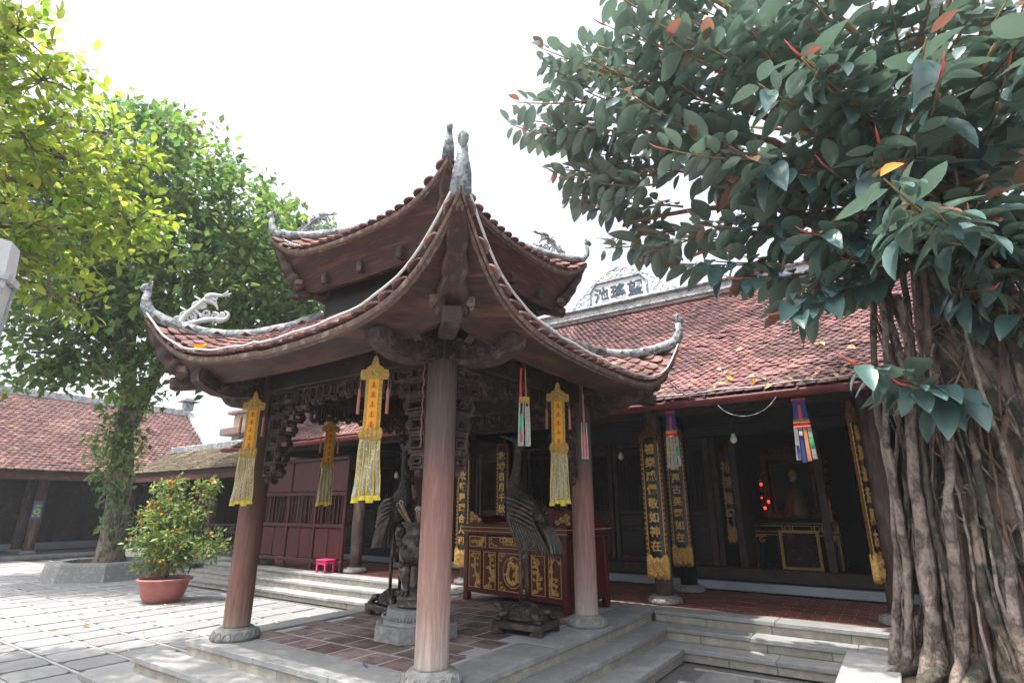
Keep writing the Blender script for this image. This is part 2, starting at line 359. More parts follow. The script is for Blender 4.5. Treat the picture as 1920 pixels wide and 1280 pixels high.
plat = MB().box((-4.62, 5.42, .17), (3.28, 4.22, .34)).build('pavilion_platform', 'grout'); struct(plat)
XL, XR, YF, YH = -6.28, -2.95, 3.24, 7.62
RZ = .14
def perimeter(parent, x0, x1, y0, y1, z, tread, right=True):
    """a step: nosing slabs on the front (and right) with recessed risers below"""
    slab_row(parent, x0, x1, 'x', (y0, y0+tread), z, tread, .055, 'step_slab', 'stone', 1.15)
    slab_row(parent, x0+.02, x1-.02, 'x', (y0+.025, y0+.15), z-.056, .1, RZ-.05, 'riser_block', 'riser', .8)
    if right:
        slab_row(parent, y0+tread+.005, y1, 'y', (x1-tread, x1), z, tread, .055, 'step_slab', 'stone', 1.15)
        slab_row(parent, y0+.03, y1, 'y', (x1-.15, x1-.025), z-.056, .1, RZ-.05, 'riser_block', 'riser', .8)
perimeter(plat, XL, XR, YF, YH, P, .45)
slab_row(plat, YF+.455, YH, 'y', (XL, XL+.3), P, .3, .055, 'border_slab', 'stone', 1.1)
slab_row(plat, YF+.46, YH, 'y', (XL+.02, XL+.14), P-.056, .1, .36, 'riser_block', 'riser', .8)
perimeter(plat, -6.66, -2.66, 2.93, YH-.31, P-RZ, .34)
perimeter(plat, -7.02, -2.36, 2.62, YH-.61, P-2*RZ, .34)
ft = .335; tile_m = MB().cbox((0, 0, -.015), (ft-.026, ft-.026, .03), .004).mesh('floor_tile', 'floor_tile')
yy = YF+.455+ft/2; row = 0
while yy < 7.45:
    xx = XL+.305+ft/2+(ft/2 if row % 2 else 0)
    while xx < XR-.45-ft/2+.1:
        put('floor_tile', tile_m, plat, T(xx, yy, P-.006+random.uniform(-.003, .003), random.uniform(-.006, .006))); xx += ft
    yy += ft; row += 1
MB().box(((XL+XR)/2, 5.6, P-.034), (XR-XL-.7, 3.9, .05)).build('tile_bed', 'grout', plat)

hallp = struct(MB().box((-5.6, 10.9, .18), (19.6, 6.2, .36)).build('hall_platform', 'grout'))
def hall_steps(x0, x1, cut=None):
    for k in range(3):
        if cut: x0 = cut[k]
        z = P-k*RZ; y0 = 7.62-.3*k
        slab_row(hallp, x0, x1, 'x', (y0, y0+.33), z, .3, .05, 'step_slab', 'stone', 1.3)
        slab_row(hallp, x0+.01, x1-.01, 'x', (y0+.025, y0+.2), z-.051, .1, RZ-.05, 'riser_block', 'riser', .7)
hall_steps(-15.2, -6.34); hall_steps(-2.3, 4.2, (-2.945, -2.995, -2.695))
slab_row(hallp, -6.33, -2.95, 'x', (7.625, 7.95), P, .3, .05, 'border_slab', 'stone', 1.3)
bw, bd = .30, .15; brick_m = MB().cbox((0, 0, -.012), (bw-.01, bd-.01, .024), .004).mesh('floor_brick', 'hall_brick')
cells = []
for r_ in range(13):
    x = -14.8+(bw/2 if r_ % 2 else 0)
    while x < 3.5:
        cells.append((x, 7.96+bd/2+r_*bd)); x += bw
vis = set(sorted([c for c in cells if inview((*c, P)) and (c[0] > -3.4 or c[0] < -6.6)], key=lambda c: near((*c, P)))[:280]); rest = MB()
for c in cells:
    M = T(c[0], c[1], P-.01+random.uniform(-.002, .002), random.uniform(-.005, .005))
    if c in vis: put('floor_brick', brick_m, hallp, M)
    else: rest.add([M @ v.co for v in brick_m.vertices], [tuple(p.vertices) for p in brick_m.polygons])
stuff(rest.build('far_floor_bricks', 'hall_brick', hallp))
MB().box((-5.6, 8.95, P-.04), (18.6, 1.99, .05)).build('brick_bed', 'grout', hallp)
for i, (x, y, a, wd) in enumerate([(-5.75, 4.3, .25, .16), (-4.0, 3.62, -.5, .14), (-3.55, 4.35, .1, .12)]):
    tag(MB().cbox((0, 0, 0), (wd, .022, .003), .001).build('tape_strip', 'tape_blue', None),
        ['blue tape strip on the tiles near the left pavilion column', 'blue tape strip on the floor left of the faded front column', 'blue tape strip on the tiles right of the faded front column'][i], 'tape strip', 'tape strips on the pavilion floor').matrix_basis = T(x, y, P+.006, a)
# ---------------------------------------------------------------- pavilion
X0, X1, Y0, Y1 = -5.93, -3.2, 3.57, 6.2
CX, CY = (X0+X1)/2, (Y0+Y1)/2
pav = thing('pavilion', 'open four-column wooden pavilion with two tiers of curved red tile roof', 'pavilion', (CX, CY, P))
SIDES = [((0, -1), (1, 0)), ((1, 0), (0, 1)), ((0, 1), (-1, 0)), ((-1, 0), (0, -1))]   # outward normal, tangent
def rfun(spec):
    ex, ey, tx, ty, ze, zt, Rr, dec, pw, flare = spec
    # dec: decay of the corner lift for corners (sx, sy)
    def f(k, u, v, off=0):
        n, t = SIDES[k]
        en, et = (ex, ey) if n[0] else (ey, ex); tn, tt = (tx, ty) if n[0] else (ty, tx)
        wdt = et+(tt-et)*v; h = en+(tn-en)*v
        s = 1 if u >= 0 else -1
        cxs = n[0]+t[0]*s; cys = n[1]+t[1]*s
        dcy = dec[(1 if cxs > 0 else -1, 1 if cys > 0 else -1)]
        dist = (1-abs(u))*wdt
        L = math.exp(-dist/dcy)
        z = ze+(zt-ze)*v**pw+Rr*L*(1-v)**2.2
        fl = flare*math.exp(-dist/.45)*(1-v)**2
        px = n[0]*(h+fl)+t[0]*(u*wdt+s*fl*abs(u)**6); py = n[1]*(h+fl)+t[1]*(u*wdt+s*fl*abs(u)**6)
        return Vector((CX+px, CY+py, z+off))
    return f
LOW = (2.295, 2.245, .98, .95, 3.085, 3.95, .80, {(1, -1): .40, (-1, -1): .62, (1, 1): .40, (-1, 1): .5}, 1.2, .10)
UPP = (1.40, 1.40, .12, .10, 4.63, 5.7, .38, {(1, -1): .30, (-1, -1): .28, (1, 1): .30, (-1, 1): .3}, 1.25, .08)
def tile_mesh(wd, ln, name, m, th=.016):
    """scale-shaped clay tile: curved across, tip pointed and rounded; local y runs up the slope, tip at y=0"""
    b = MB(); out = [(-.5, .34), (-.46, .18), (-.30, .06), (0, 0), (.30, .06), (.46, .18), (.5, .34), (.5, 1), (-.5, 1)]
    top = []
    for x, y in out:
        top.append((x*wd, y*ln, .026*(1-y)+.010*(1-(2*x)**2)))
    n = len(top); c = (0, .5*ln, .026*.5+.011)
    V = top+[(x, y, z-th) for x, y, z in top]+[c]
    F = [(2*n, i, (i+1) % n) for i in range(n)]+[(i+n, (i+1) % n+n, (i+1) % n, i) for i in range(n)]+[tuple(range(n, 2*n))[::-1]]
    return b.add(V, F).mesh(name, m)
def batch(me, Ms, name):
    """many copies of one small mesh joined into one mesh, fast"""
    nv = len(me.vertices); co = np.empty(nv*3, dtype=np.float64); me.vertices.foreach_get('co', co); co = co.reshape(-1, 3)
    A = np.array([[list(r_) for r_ in M] for M in Ms]); V = np.einsum('nij,vj->nvi', A[:, :3, :3], co)+A[:, None, :3, 3]
    me.calc_loop_triangles(); tri = np.empty(len(me.loop_triangles)*3, dtype=np.int32); me.loop_triangles.foreach_get('vertices', tri); tri = tri.reshape(-1, 3)
    F = (tri[None]+(np.arange(len(Ms))*nv)[:, None, None]).reshape(-1, 3)
    return fmesh(name, V.reshape(-1, 3), F, me.materials[0].name)
def surf_frame(f, k, u, v, lift=0.):
    p = f(k, u, v); e = .004
    du = f(k, min(1, u+e), v)-f(k, max(-1, u-e), v); dv = f(k, u, min(1, v+e))-f(k, u, max(0, v-e))
    M = frame(p, du, dv); M.translation = p+M.col[2].to_3d()*lift
    return M
def build_roof(parent_thing, name, spec, tw, rows, nlow, tag_label):
    f = rfun(spec); thick = .07
    d = MB(); NU, NV = 40, 10
    for k in range(4):
        d.grid(NU, NV, lambda a, b, k=k: f(k, 2*a-1, b, -.012))
        d.grid(NU, NV, lambda a, b, k=k: f(k, 1-2*a, b, -.012-thick))
        d.grid(NU, 1, lambda a, b, k=k: f(k, 1-2*a, 0, -.012-thick*b))
    deck = d.build(name, 'wood_eave', parent_thing, True)
    tm = tile_mesh(tw*.97, tw*1.45, 'roof_tile', 'clay_tile'); rest = MB()
    tv = [v.co.copy() for v in tm.vertices]; tf = [tuple(p.vertices) for p in tm.polygons]
    for k in range(4):
        n, t = SIDES[k]
        for r_ in range(rows):
            v = r_/rows*.97
            et = spec[0] if t[0] else spec[1]; tt = spec[2] if t[0] else spec[3]
            wdt = et+(tt-et)*v; cnt = int(2*wdt/tw)
            for i in range(cnt+(r_ % 2)):
                u = -1+(2*i+1-(r_ % 2))/cnt
                if abs(u) > .995: continue
                M = surf_frame(f, k, u, v, .004) @ Matrix.Rotation(random.uniform(-.05, .05), 4, 'Z') @ Matrix.Rotation(random.uniform(-.05, .03), 4, 'X')
                M.translation -= M.col[1].to_3d()*(.035 if r_ == 0 else .01)
                if r_ < nlow and k in (0, 1) or (r_ < nlow*1.5 and k == 0 and u < -.55): put('roof_tile', tm, deck, M)
                else: rest.add([M @ q for q in tv], tf)
    stuff(rest.build('roof_tiles', 'clay_tile', deck))
    # weathered board along the eave
    for k in range(4):
        m = MB()
        def strip(a, b, k=k):
            p = f(k, 2*a-1, 0); n = Vector((*SIDES[k][0], 0))
            q = [(0.006, -.018), (.006, -.058), (-.02, -.085), (-.07, -.07)]; o = q[round(b*3)]
            return p+n*o[0]+Vector((0, 0, o[1]))
        m.grid(48, 3, strip); m.build('eave_board', 'wood_weathered', deck, True)
    return f, deck
fl, lowdeck = build_roof(pav, 'lower_roof', LOW, .15, 12, 4, '')
fu, uppdeck = build_roof(pav, 'upper_roof', UPP, .135, 12, 2, '')

# leaning fascia panels between the straight lower edge and the swept eave
def fascia(f, ex, ey, zb, parent, ins, lift, name='fascia_panel'):
    for k in range(4):
        n, t = SIDES[k]; en, et = (ex, ey) if n[0] else (ey, ex)
        m = MB()
        def g_(a, b):
            u = 2*a-1; top = f(k, u, 0, -.078)-Vector((*n, 0))*ins
            bot = Vector((CX+n[0]*en+t[0]*u*et, CY+n[1]*en+t[1]*u*et, zb+lift*math.exp(-(1-abs(u))*et/.5)))
            c = bot.lerp(top, b); return c-Vector((*n, 0))*.03*math.sin(math.pi*b)
        m.grid(40, 5, g_)
        m.grid(40, 1, lambda a, b: Vector((CX+n[0]*(en-.06*b)+t[0]*(1-2*a)*(et-.06*b), CY+n[1]*(en-.06*b)+t[1]*(1-2*a)*(et-.06*b), zb+lift*math.exp(-(1-abs(1-2*a))*et/.5))))
        m.grid(40, 1, lambda a, b: Vector((CX+n[0]*(en-.06)+t[0]*(2*a-1)*(et-.06), CY+n[1]*(en-.06)+t[1]*(2*a-1)*(et-.06), zb+lift*math.exp(-(1-abs(2*a-1))*et/.5)+.2*b)))
        m.build(name, 'wood_eave', parent, True)
fascia(fl, 1.98, 1.93, 2.97, pav, .03, .13)
fascia(fu, 1.16, 1.16, 4.18, pav, .03, .08)

# corners: hip rafter with scalloped sides, end block, plaster hip ridge with curled tip and scrollwork
def scroll(m, c, r0, turns, th, M, sgn=1, n=18, flat=.6, start=0.):
    pts = []; rr = []
    for i in range(n+1):
        a = start+sgn*2*math.pi*turns*i/n; r = r0*(1-.82*i/n)
        pts.append(M @ Vector((c[0]+r*math.cos(a), 0, c[1]+r*math.sin(a)))); rr.append(th*(1-.45*i/n))
    m.tube(pts, rr, 6)
def bez(p, n=14):
    p = [Vector(q) for q in p]; out = []
    for i in range(n+1):
        t = i/n; q = list(p)
        while len(q) > 1: q = [q[j].lerp(q[j+1], t) for j in range(len(q)-1)]
        out.append(q[0])
    return out
def corner(f, spec, sx, sy, sc_, zb, bx, by, parent):
    k, s = {(1, -1): (0, 1), (-1, -1): (0, -1), (1, 1): (1, 1), (-1, 1): (2, 1)}[(sx, sy)]
    tip = f(k, s, 0); D = Vector((sx, sy, 0)).normalized(); side = Vector((-D.y, D.x, 0))
    B = Vector((CX+sx*bx, CY+sy*by, zb+.05))
    # scalloped rafter
    m = MB(); NS = 30; top = tip+Vector((0, 0, -.12))-D*.08
    def cs(i, j):
        t = i/NS; p = B.lerp(top, t); p -= Vector((0, 0, 1))*.10*math.sin(math.pi*t)*sc_
        wv = (.5+.5*math.sin(t*math.pi*8.0))**.6
        wd = (.11+.035*wv)*sc_*(1-.55*t); dp = (.085+.03*wv)*sc_*(1-.45*t)
        ax = (top-B).normalized(); out = ax.cross(side).normalized(); out = -out if out.z > 0 else out
        prof = [(-1, -.8), (-1.0, .55), (-.72, 1.0), (-.22, .25), (0, .45), (.22, .25), (.72, 1.0), (1.0, .55), (1, -.8)]
        return p+side*prof[j][0]*wd+out*prof[j][1]*dp
    m.add([cs(i, j) for i in range(NS+1) for j in range(9)], [(i*9+j, (i+1)*9+j, (i+1)*9+j+1, i*9+j+1) for i in range(NS) for j in range(8)]+[tuple(range(9))])
    m.build('hip_rafter', 'wood_rafter', parent, True)
    for q in (-1, 1):
        M = frame(B+side*.13*q*sc_+D*.05+Vector((0, 0, .06)), D, side)
        MB().cbox(M.translation, (.12*sc_, .085*sc_, .08*sc_), .01, M).build('rafter_end', 'wood_weathered', parent)
    M = frame(B+D*.10+Vector((0, 0, -.06*sc_)), D+Vector((0, 0, -.1)), side)
    MB().cbox(M.translation-D*.2, (.6*sc_, .15*sc_, .14*sc_), .015, M).build('hip_beam_end', 'wood_carved', parent)
    # ridge along the hip
    top_pts = [f(k, s, v, .045) for v in (1, .8, .6, .45, .32, .2, .1, .03)]
    e = top_pts[-1]; top_pts += [e+D*.06*sc_+Vector((0, 0, .08))*sc_, e+D*.09*sc_+Vector((0, 0, .19))*sc_, e+D*.08*sc_+Vector((0, 0, .28))*sc_]
    r_ = [.06, .06, .06, .06, .062, .064, .066, .068, .058, .036, .030]
    m = MB(); n4 = []
    for i, p in enumerate(top_pts):
        tt = (top_pts[min(i+1, len(top_pts)-1)]-top_pts[max(i-1, 0)]).normalized(); nn = side.cross(tt).normalized()
        nn = nn if nn.dot(Vector((0, 0, 1))-D*.6) > 0 else -nn
        a = r_[i]*sc_; h = a*.95
        n4 += [p+side*a*1.15-nn*h, p+side*a+nn*h*.4, p+side*a*.55+nn*h, p-side*a*.55+nn*h, p-side*a+nn*h*.4, p-side*a*1.15-nn*h]
    L_ = len(top_pts)
    m.add(n4, [(i*6+j, i*6+(j+1) % 6, (i+1)*6+(j+1) % 6, (i+1)*6+j) for i in range(L_-1) for j in range(6)]+[tuple(range(6))[::-1], tuple((L_-1)*6+j for j in range(6))])
    rid = m.build('hip_ridge', 'plaster_grey', parent, True)
    # curled head
    h = MB(); M = frame(top_pts[-1], D, side)
    h.ell(top_pts[-1]+D*.03*sc_+Vector((0, 0, .05*sc_)), (.062*sc_, .042*sc_, .052*sc_), 12, 8, M)
    Mv = Matrix(((D.x, side.x, 0, 0), (D.y, side.y, 0, 0), (0, 0, 1, 0), (0, 0, 0, 1))); Mv.translation = top_pts[-1]
    scroll(h, (.03*sc_, .05*sc_), .058*sc_, 1.6, .020*sc_, Mv, -1, 20)
    for q in range(5): h.tube([top_pts[-1]+side*(q-2)*.014*sc_+Vector((0, 0, .06*sc_)), top_pts[-1]+side*(q-2)*.022*sc_-D*.01+Vector((0, 0, (.13+.02*(q % 2))*sc_))], [.010*sc_, .004*sc_], 5)
    h.build('curled_head', 'plaster_grey', rid, True)
    if (sx, sy) == (1, 1) and sc_ == 1: return
    # scrollwork behind the tip
    o = MB(); Mo = Mv.copy(); Mo.translation = f(k, s, .18, .085); S = sc_*1.12
    def br(p, r0, r1): o.tube([Mo @ Vector((x*S, 0, z*S)) for x, z in p], [r0*S+(r1-r0)*S*i/(len(p)-1) for i in range(len(p))], 7)
    br([(q.x, q.z) for q in bez([(.0, 0, -.02), (-.04, 0, .12), (-.12, 0, .16), (-.22, 0, .30)])], .034, .024)
    br([(q.x, q.z) for q in bez([(-.22, 0, .30), (-.27, 0, .38), (-.36, 0, .30), (-.46, 0, .37)])], .034, .008)
    br([(q.x, q.z) for q in bez([(-.20, 0, .27), (-.30, 0, .27), (-.34, 0, .22), (-.35, 0, .17)])], .03, .008)
    br([(q.x, q.z) for q in bez([(.06, 0, -.02), (-.12, 0, -.03), (-.22, 0, .09), (-.42, 0, .06)])], .03, .024)
    br([(q.x, q.z) for q in bez([(-.36, 0, .05), (-.47, 0, .05), (-.50, 0, .14), (-.42, 0, .16)])], .028, .010)
    for c, r0, st in (((-.10, .07), .06, 1), ((-.24, .12), .055, 0), ((-.14, .2), .05, 2), ((-.33, .10), .045, 1), ((-.03, .10), .045, 3), ((-.30, .31), .04, 2), ((-.2, .21), .035, 0), ((-.40, .11), .03, 1), ((.03, .04), .04, 4)):
        scroll(o, (c[0]*S, c[1]*S), r0*S, 1.6, .015*S, Mo, 1 if st % 2 else -1, 16, start=st)
    for a_, b_ in (((-.12, .16), (-.20, .05)), ((-.26, .30), (-.33, .24)), ((-.38, .34), (-.42, .40)), ((-.05, .10), (.02, .18)), ((-.16, .24), (-.10, .31))): br([a_, ((a_[0]+b_[0])/2-.02, (a_[1]+b_[1])/2+.01), b_], .018, .006)
    o.build('scroll_ornament', 'plaster_white' if sc_ == 1 else 'plaster_grey', rid, True)
for sx in (-1, 1):
    for sy in (-1, 1):
        corner(fl, LOW, sx, sy, 1.0, 3.10, 1.96, 1.91, pav)
        corner(fu, UPP, sx, sy, .8, 4.25, 1.14, 1.14, pav)
# finials of the near corners: tied dark clubs above the curl
# ---- columns, lotus bases
def lotus(c, parent, r=.225, h=.11, m='stone_carved', n=14):
    b = MB(); b.lathe([(r*1.02, 0), (r*1.04, h*.25), (r*.98, h*.6), (r*.82, h*.86), (r*.74, h*.88), (r*.74, h), (r*.3, h)], 36, c)
    base = b.build('column_base', m, parent, True)
    for j in range(n):
        a = 2*math.pi*j/n; M = T(*c, a)
        q = MB(); pts = []
        for i in range(9):
            g_ = math.pi*i/8; u = math.cos(g_); v = math.sin(g_)
            ang = u*math.pi/n*.82; zz = h*.12+v*h*.62; rr = r*(1.05-.22*(zz/h)**2.2)
            pts.append(M @ Vector((rr*math.cos(ang), rr*math.sin(ang), zz)))
        q.tube(pts, .008, 5); q.build('petal', m, base, True)
    return base
cmat = {(X1, Y0): 'column_faded', (X0, Y0): 'column_left', (X1, Y1): 'column_faded', (X0, Y1): 'column_left'}
for (x, y), m in cmat.items():
    c = MB(); prof = [(.131, P+.108), (.133, P+.13)]+[(.133-.004*i/12+.0012*math.sin(i*2.1+x), P+.2+(3.45-P-.2)*i/12) for i in range(13)]
    c.lathe(prof, 32, (x, y, 0), lambda g_, z: 1+.008*math.sin(3*g_+z*2)+.004*math.sin(11*g_+z*1.3))
    col = c.build('column', m, pav, True); lotus((x, y, P+.001), col)
# ---- beams
def beam(a, b, z, h, wd, name='tie_beam', m='wood_dark', parent=None):
    a, b = Vector((*a, z)), Vector((*b, z)); M = frame((a+b)/2, b-a, Vector((-(b-a).y, (b-a).x, 0)))
    return MB().cbox((a+b)/2, ((b-a).length, wd, h), .012, M).build(name, m, parent or pav)
for y in (Y0, Y1): beam((X0+.13, y), (X1-.13, y), 3.08, .2, .15)
for x in (X0, X1): beam((x, Y0+.13), (x, Y1-.13), 3.085, .2, .15)
for t in (.33, .67):
    beam((X0+.1, Y0+(Y1-Y0)*t), (X1-.1, Y0+(Y1-Y0)*t), 3.32, .16, .13, 'cross_beam')
beam((CX, Y0+.1), (CX, Y1-.1), 3.52, .14, .12, 'cross_beam')
# plank ceiling under the drum and the upper storey wall
u = MB()
for k in range(4):
    n, t = SIDES[k]; hn = .96 if n[0] else .93; ht = .93 if n[0] else .96
    u = MB(); M = frame((CX+n[0]*hn, CY+n[1]*hn, 4.18), Vector((*t, 0)), Vector((0, 0, 1)))
    MB().box(M.translation, (2*ht-.02, .72, .05), M).build('upper_wall', 'wood_black', pav)
    for q in range(-1, 2):
        MB().cbox(Vector((CX, CY, 4.30))+Vector((*n, 0))*1.16+Vector((*t, 0))*q*.62, (.085, .2, .13) if n[1] else (.2, .085, .13), .012).build('bracket_block', 'wood_carved', pav)
MB().box((CX, CY, 4.55), (1.9, 1.85, .04)).build('ceiling', 'wood_black', pav)
# rafters under the lower roof
for k in range(4):
    n, t = SIDES[k]; et = 1.8
    for q in range(-4, 5):
        a = Vector((CX, CY, 0))+Vector((*t, 0))*q*.4+Vector((*n, 0))*1.9; b = Vector((CX, CY, 0))+Vector((*t, 0))*q*.24+Vector((*n, 0))*.98
        a.z = 3.02; b.z = 3.86; M = frame((a+b)/2, b-a, Vector((*t, 0)))
        MB().box((a+b)/2, ((b-a).length, .06, .07), M).build('rafter', 'wood_dark', pav)
# ---- carved arms: beam ends that stick out past each column
def arm(x, y, d):
    D = Vector((*d, 0)); side = Vector((-D.y, D.x, 0)); M = Matrix(((D.x, side.x, 0, x), (D.y, side.y, 0, y), (0, 0, 1, 2.90), (0, 0, 0, 1)))
    out = [(.10, .07), (.24, .0), (.42, -.03), (.60, -.02), (.74, .03), (.83, .09), (.845, .16), (.81, .235), (.74, .26), (.64, .225), (.5, .22), (.34, .22), (.1, .25)]
    a = MB().prism(out, .17, M).build('carved_arm', 'wood_carved', pav)
    s_ = MB()
    for sd_ in (-1, 1):
        Ms = M @ Matrix.Translation((0, sd_*.088, 0))
        for c, r0, st in (((.74, .18), .05, 0), ((.66, .11), .05, 2), ((.58, .17), .045, 4), ((.50, .08), .05, 1), ((.42, .16), .05, 3), ((.33, .09), .05, 5), ((.25, .17), .05, 1), ((.18, .10), .04, 2)):
            scroll(s_, c, r0, 1.4, .014, Ms, random.choice((1, -1)), 14, start=st)
        s_.tube([Ms @ Vector((q.x, 0, q.z)) for q in bez([(.16, 0, .07), (.4, 0, -.02), (.7, 0, -.02), (.80, 0, .16)])], .012, 5)
    s_.build('scrollwork', 'wood_carved', a, True)
for (x, y) in cmat:
    sx = 1 if x > CX else -1; sy = 1 if y > CY else -1
    arm(x, y, (sx, 0)); arm(x, y, (0, sy))
# ---- openwork: hanging brackets beside the columns and a valance under each beam
def ringbars(m, x0, z0, x1, z1, th, dep, M):
    for (a, b, c, d) in ((x0, z0, x1, z0+th), (x0, z1-th, x1, z1), (x0, z0+th, x0+th, z1-th), (x1-th, z0+th, x1, z1-th)):
        m.box(M @ Vector(((a+c)/2, 0, (b+d)/2)), (c-a, dep, d-b), M)
def fret(x, y, d):
    D = Vector((*d, 0)); side = Vector((-D.y, D.x, 0)); M = Matrix(((D.x, side.x, 0, x), (D.y, side.y, 0, y), (0, 0, 1, 0), (0, 0, 0, 1)))
    m = MB(); z = 2.975
    for (wd, h) in ((.46, .13), (.36, .15), (.27, .17), (.22, .18), (.20, .17), (.17, .14)):
        ringbars(m, .15, z-h+.002, .15+wd, z, .026, .05, M)
        nin = max(1, int(wd/.14))
        for i in range(nin):
            a = .15+wd*i/nin+.03; b = .15+wd*(i+1)/nin-.008
            if random.random() < .8: ringbars(m, a+.014, z-h+.04, b-.012, z-.036, .018, .042, M)
            else: scroll(m, ((a+b)/2, z-h/2), min(b-a, h)*.32, 1.3, .012, M, 1, 12)
        m.ell(M @ Vector((.15+wd+.012, 0, z-h*.5)), (.035, .028, .045), 8, 6, M)
        z -= h
    m.ell(M @ Vector((.23, 0, z-.03)), (.05, .035, .04), 8, 6, M)
    m.build('openwork_bracket', 'wood_carved', pav)
for (x, y) in cmat:
    sx = 1 if x > CX else -1; sy = 1 if y > CY else -1
    fret(x, y, (-sx, 0)); fret(x, y, (0, -sy))
def valance(a, b):
    a, b = Vector((*a, 0)), Vector((*b, 0)); L_ = (b-a).length; D = (b-a).normalized(); side = Vector((-D.y, D.x, 0))
    M = Matrix(((D.x, side.x, 0, a.x), (D.y, side.y, 0, a.y), (0, 0, 1, 0), (0, 0, 0, 1))); m = MB(); n = 13
    for i in range(n):
        x0 = .62+(L_-1.24)*i/n; x1 = .62+(L_-1.24)*(i+1)/n-.004; c = abs((i+.5)/n-.5)*2; h = .13+.10*c**2+(.03 if i % 2 else 0)
        ringbars(m, x0, 2.974-h, x1, 2.974, .022, .045, M)
        if i % 2: ringbars(m, x0+.04, 2.974-h+.04, x1-.04, 2.974-.04, .016, .04, M)
        else: scroll(m, ((x0+x1)/2, 2.974-h/2), .045, 1.4, .012, M, 1, 12)
        m.ell(M @ Vector(((x0+x1)/2, 0, 2.974-h-.012)), (.05, .024, .026), 8, 5, M)
    m.build('openwork_valance', 'wood_carved', pav)
for y in (Y0, Y1): valance((X0, y), (X1, y))
for x in (X0, X1): valance((x, Y0), (x, Y1))
# red cord on the front column
m = MB(); m.tube([(X1-.155+.01*math.sin(i*1.7), Y0-.075, 2.95-.035*i) for i in range(22)], .006, 5)
tag(m.build('red_cord', 'tassel'), 'thin red cord hanging against the faded front pavilion column', 'cord')
# white light cable along the eaves
def cable(f, k, us, off, out):
    pts = []
    for i in range(61):
        u = us[0]+(us[1]-us[0])*i/60; p = f(k, u, 0, off+.006*math.sin(i*.9)+random.uniform(-.003, .003)); pts.append(p+Vector((*SIDES[k][0], 0))*out)
    return pts
m = MB(); m.tube(cable(fl, 0, (-1, 1), .055, .03), .011, 6); tag(m.build('light_cable', 'cable', None, True), 'white cable sagging along the front left eave of the lower pavilion roof', 'cable')
m = MB(); m.tube(cable(fl, 1, (-1, 1), .055, .03), .011, 6); tag(m.build('light_cable', 'cable', None, True), 'white cable running down the right eave of the lower pavilion roof', 'cable')
m = MB(); m.tube([p-Vector((*SIDES[0][0], 0))*.1 for p in cable(fu, 0, (-1, -.72), .07, .02)], .010, 6); tag(m.build('light_cable', 'cable', None, True), 'white cable on the left tip of the upper pavilion roof', 'cable')
# ---------------------------------------------------------------- main hall
HX0, HX1 = -13.7, 4.4; EY, EZ = 7.42, 3.15; RY, RZZ = 12.0, 6.27
hall = thing('main_hall', 'long temple hall with red scale-tiled roof, dark doors and brick veranda', 'temple hall', (-5, 10, P))
SL = Vector((0, RY-EY, RZZ-EZ)); SLN = SL.length; sl = SL.normalized(); nrm = Vector((1, 0, 0)).cross(sl)
def sag(x, s): return -.05*math.sin(math.pi*s)+.03*math.sin(x*.9)*math.sin(math.pi*s)
def hroof(x, s): return Vector((x, EY, EZ))+SL*s+nrm*sag(x, s)
m = MB(); m.grid(30, 6, lambda a, b: hroof(HX0+(HX1-HX0)*a, b)-nrm*.03); m.grid(30, 6, lambda a, b: hroof(HX1+(HX0-HX1)*a, b)-nrm*.12)
m.grid(30, 1, lambda a, b: hroof(HX1+(HX0-HX1)*a, 0)-nrm*(.03+.09*b))
m.add([(HX0, RY, RZZ), (HX1, RY, RZZ), (HX1, 16.8, EZ), (HX0, 16.8, EZ)], [(0, 1, 2, 3)])
roof = m.build('roof', 'wood_dark', hall)
ht = tile_mesh(.116, .19, 'roof_tile', 'hall_tile', .012); tv = [v.co.copy() for v in ht.vertices]; tf = [tuple(p.vertices) for p in ht.polygons]
rows = 58; cells = []; TWD = .119
for r_ in range(rows):
    for i in range(int((HX1-HX0)/TWD)):
        cells.append((HX0+.06+i*TWD+(TWD/2 if r_ % 2 else 0)+random.gauss(0, .004), r_/rows*.985+random.gauss(0, .0006)))
vis = set(sorted([c for c in cells if inview(hroof(*c), .74) and -2.6 < c[0] < .6 or (c[1] < .1 and -12 < c[0] < -8)], key=lambda c: near(hroof(*c)))[:290]); restM = []
def cell_m(c):
    M = frame(hroof(*c)+nrm*(-.02), (1, 0, 0), sl) @ Matrix.Rotation(random.gauss(0, .035), 4, 'Z') @ Matrix.Rotation(random.gauss(0, .03), 4, 'X')
    M.translation += nrm*random.gauss(0, .004); return M
for c in cells:
    if random.random() < .006: continue
    M = cell_m(c)
    if random.random() < .012: M = M @ Matrix.Rotation(random.gauss(0, .2), 4, 'Z') @ Matrix.Translation((0, random.uniform(-.05, 0), .006))
    if c in vis: put('roof_tile', ht, roof, M)
    else: restM.append(M)
stuff(put('far_roof_tiles', batch(ht, restM, 'far_roof_tiles'), roof))
# ridge with plaque
rg = MB().cbox(((HX0+HX1)/2, RY, RZZ+.12), (HX1-HX0, .26, .28), .03).build('ridge', 'plaster', hall)
MB().cbox(((HX0+HX1)/2, RY-.05, RZZ+.27), (HX1-HX0+.1, .36, .055), .02).build('ridge_cap', 'plaster_grey', rg)
MB().cbox(((HX0+HX1)/2, RY-.165, RZZ+.06), (HX1-HX0+.02, .06, .05), .01).build('ridge_moulding', 'plaster_grey', rg)
PXc, PZ = -4.93, RZZ+.29
MP = T(PXc, RY-.08, PZ) @ Matrix.Diagonal((.86, 1, .86, 1))
plq = MB().prism([(-.86, 0), (-.86, .45), (-.66, .68), (.66, .68), (.86, .45), (.86, 0)], .12, MP).build('name_plaque', 'plaster_white', rg)
fr = MB(); out = [(-.88, 0), (-.88, .46), (-.68, .70), (.68, .70), (.88, .46), (.88, 0)]
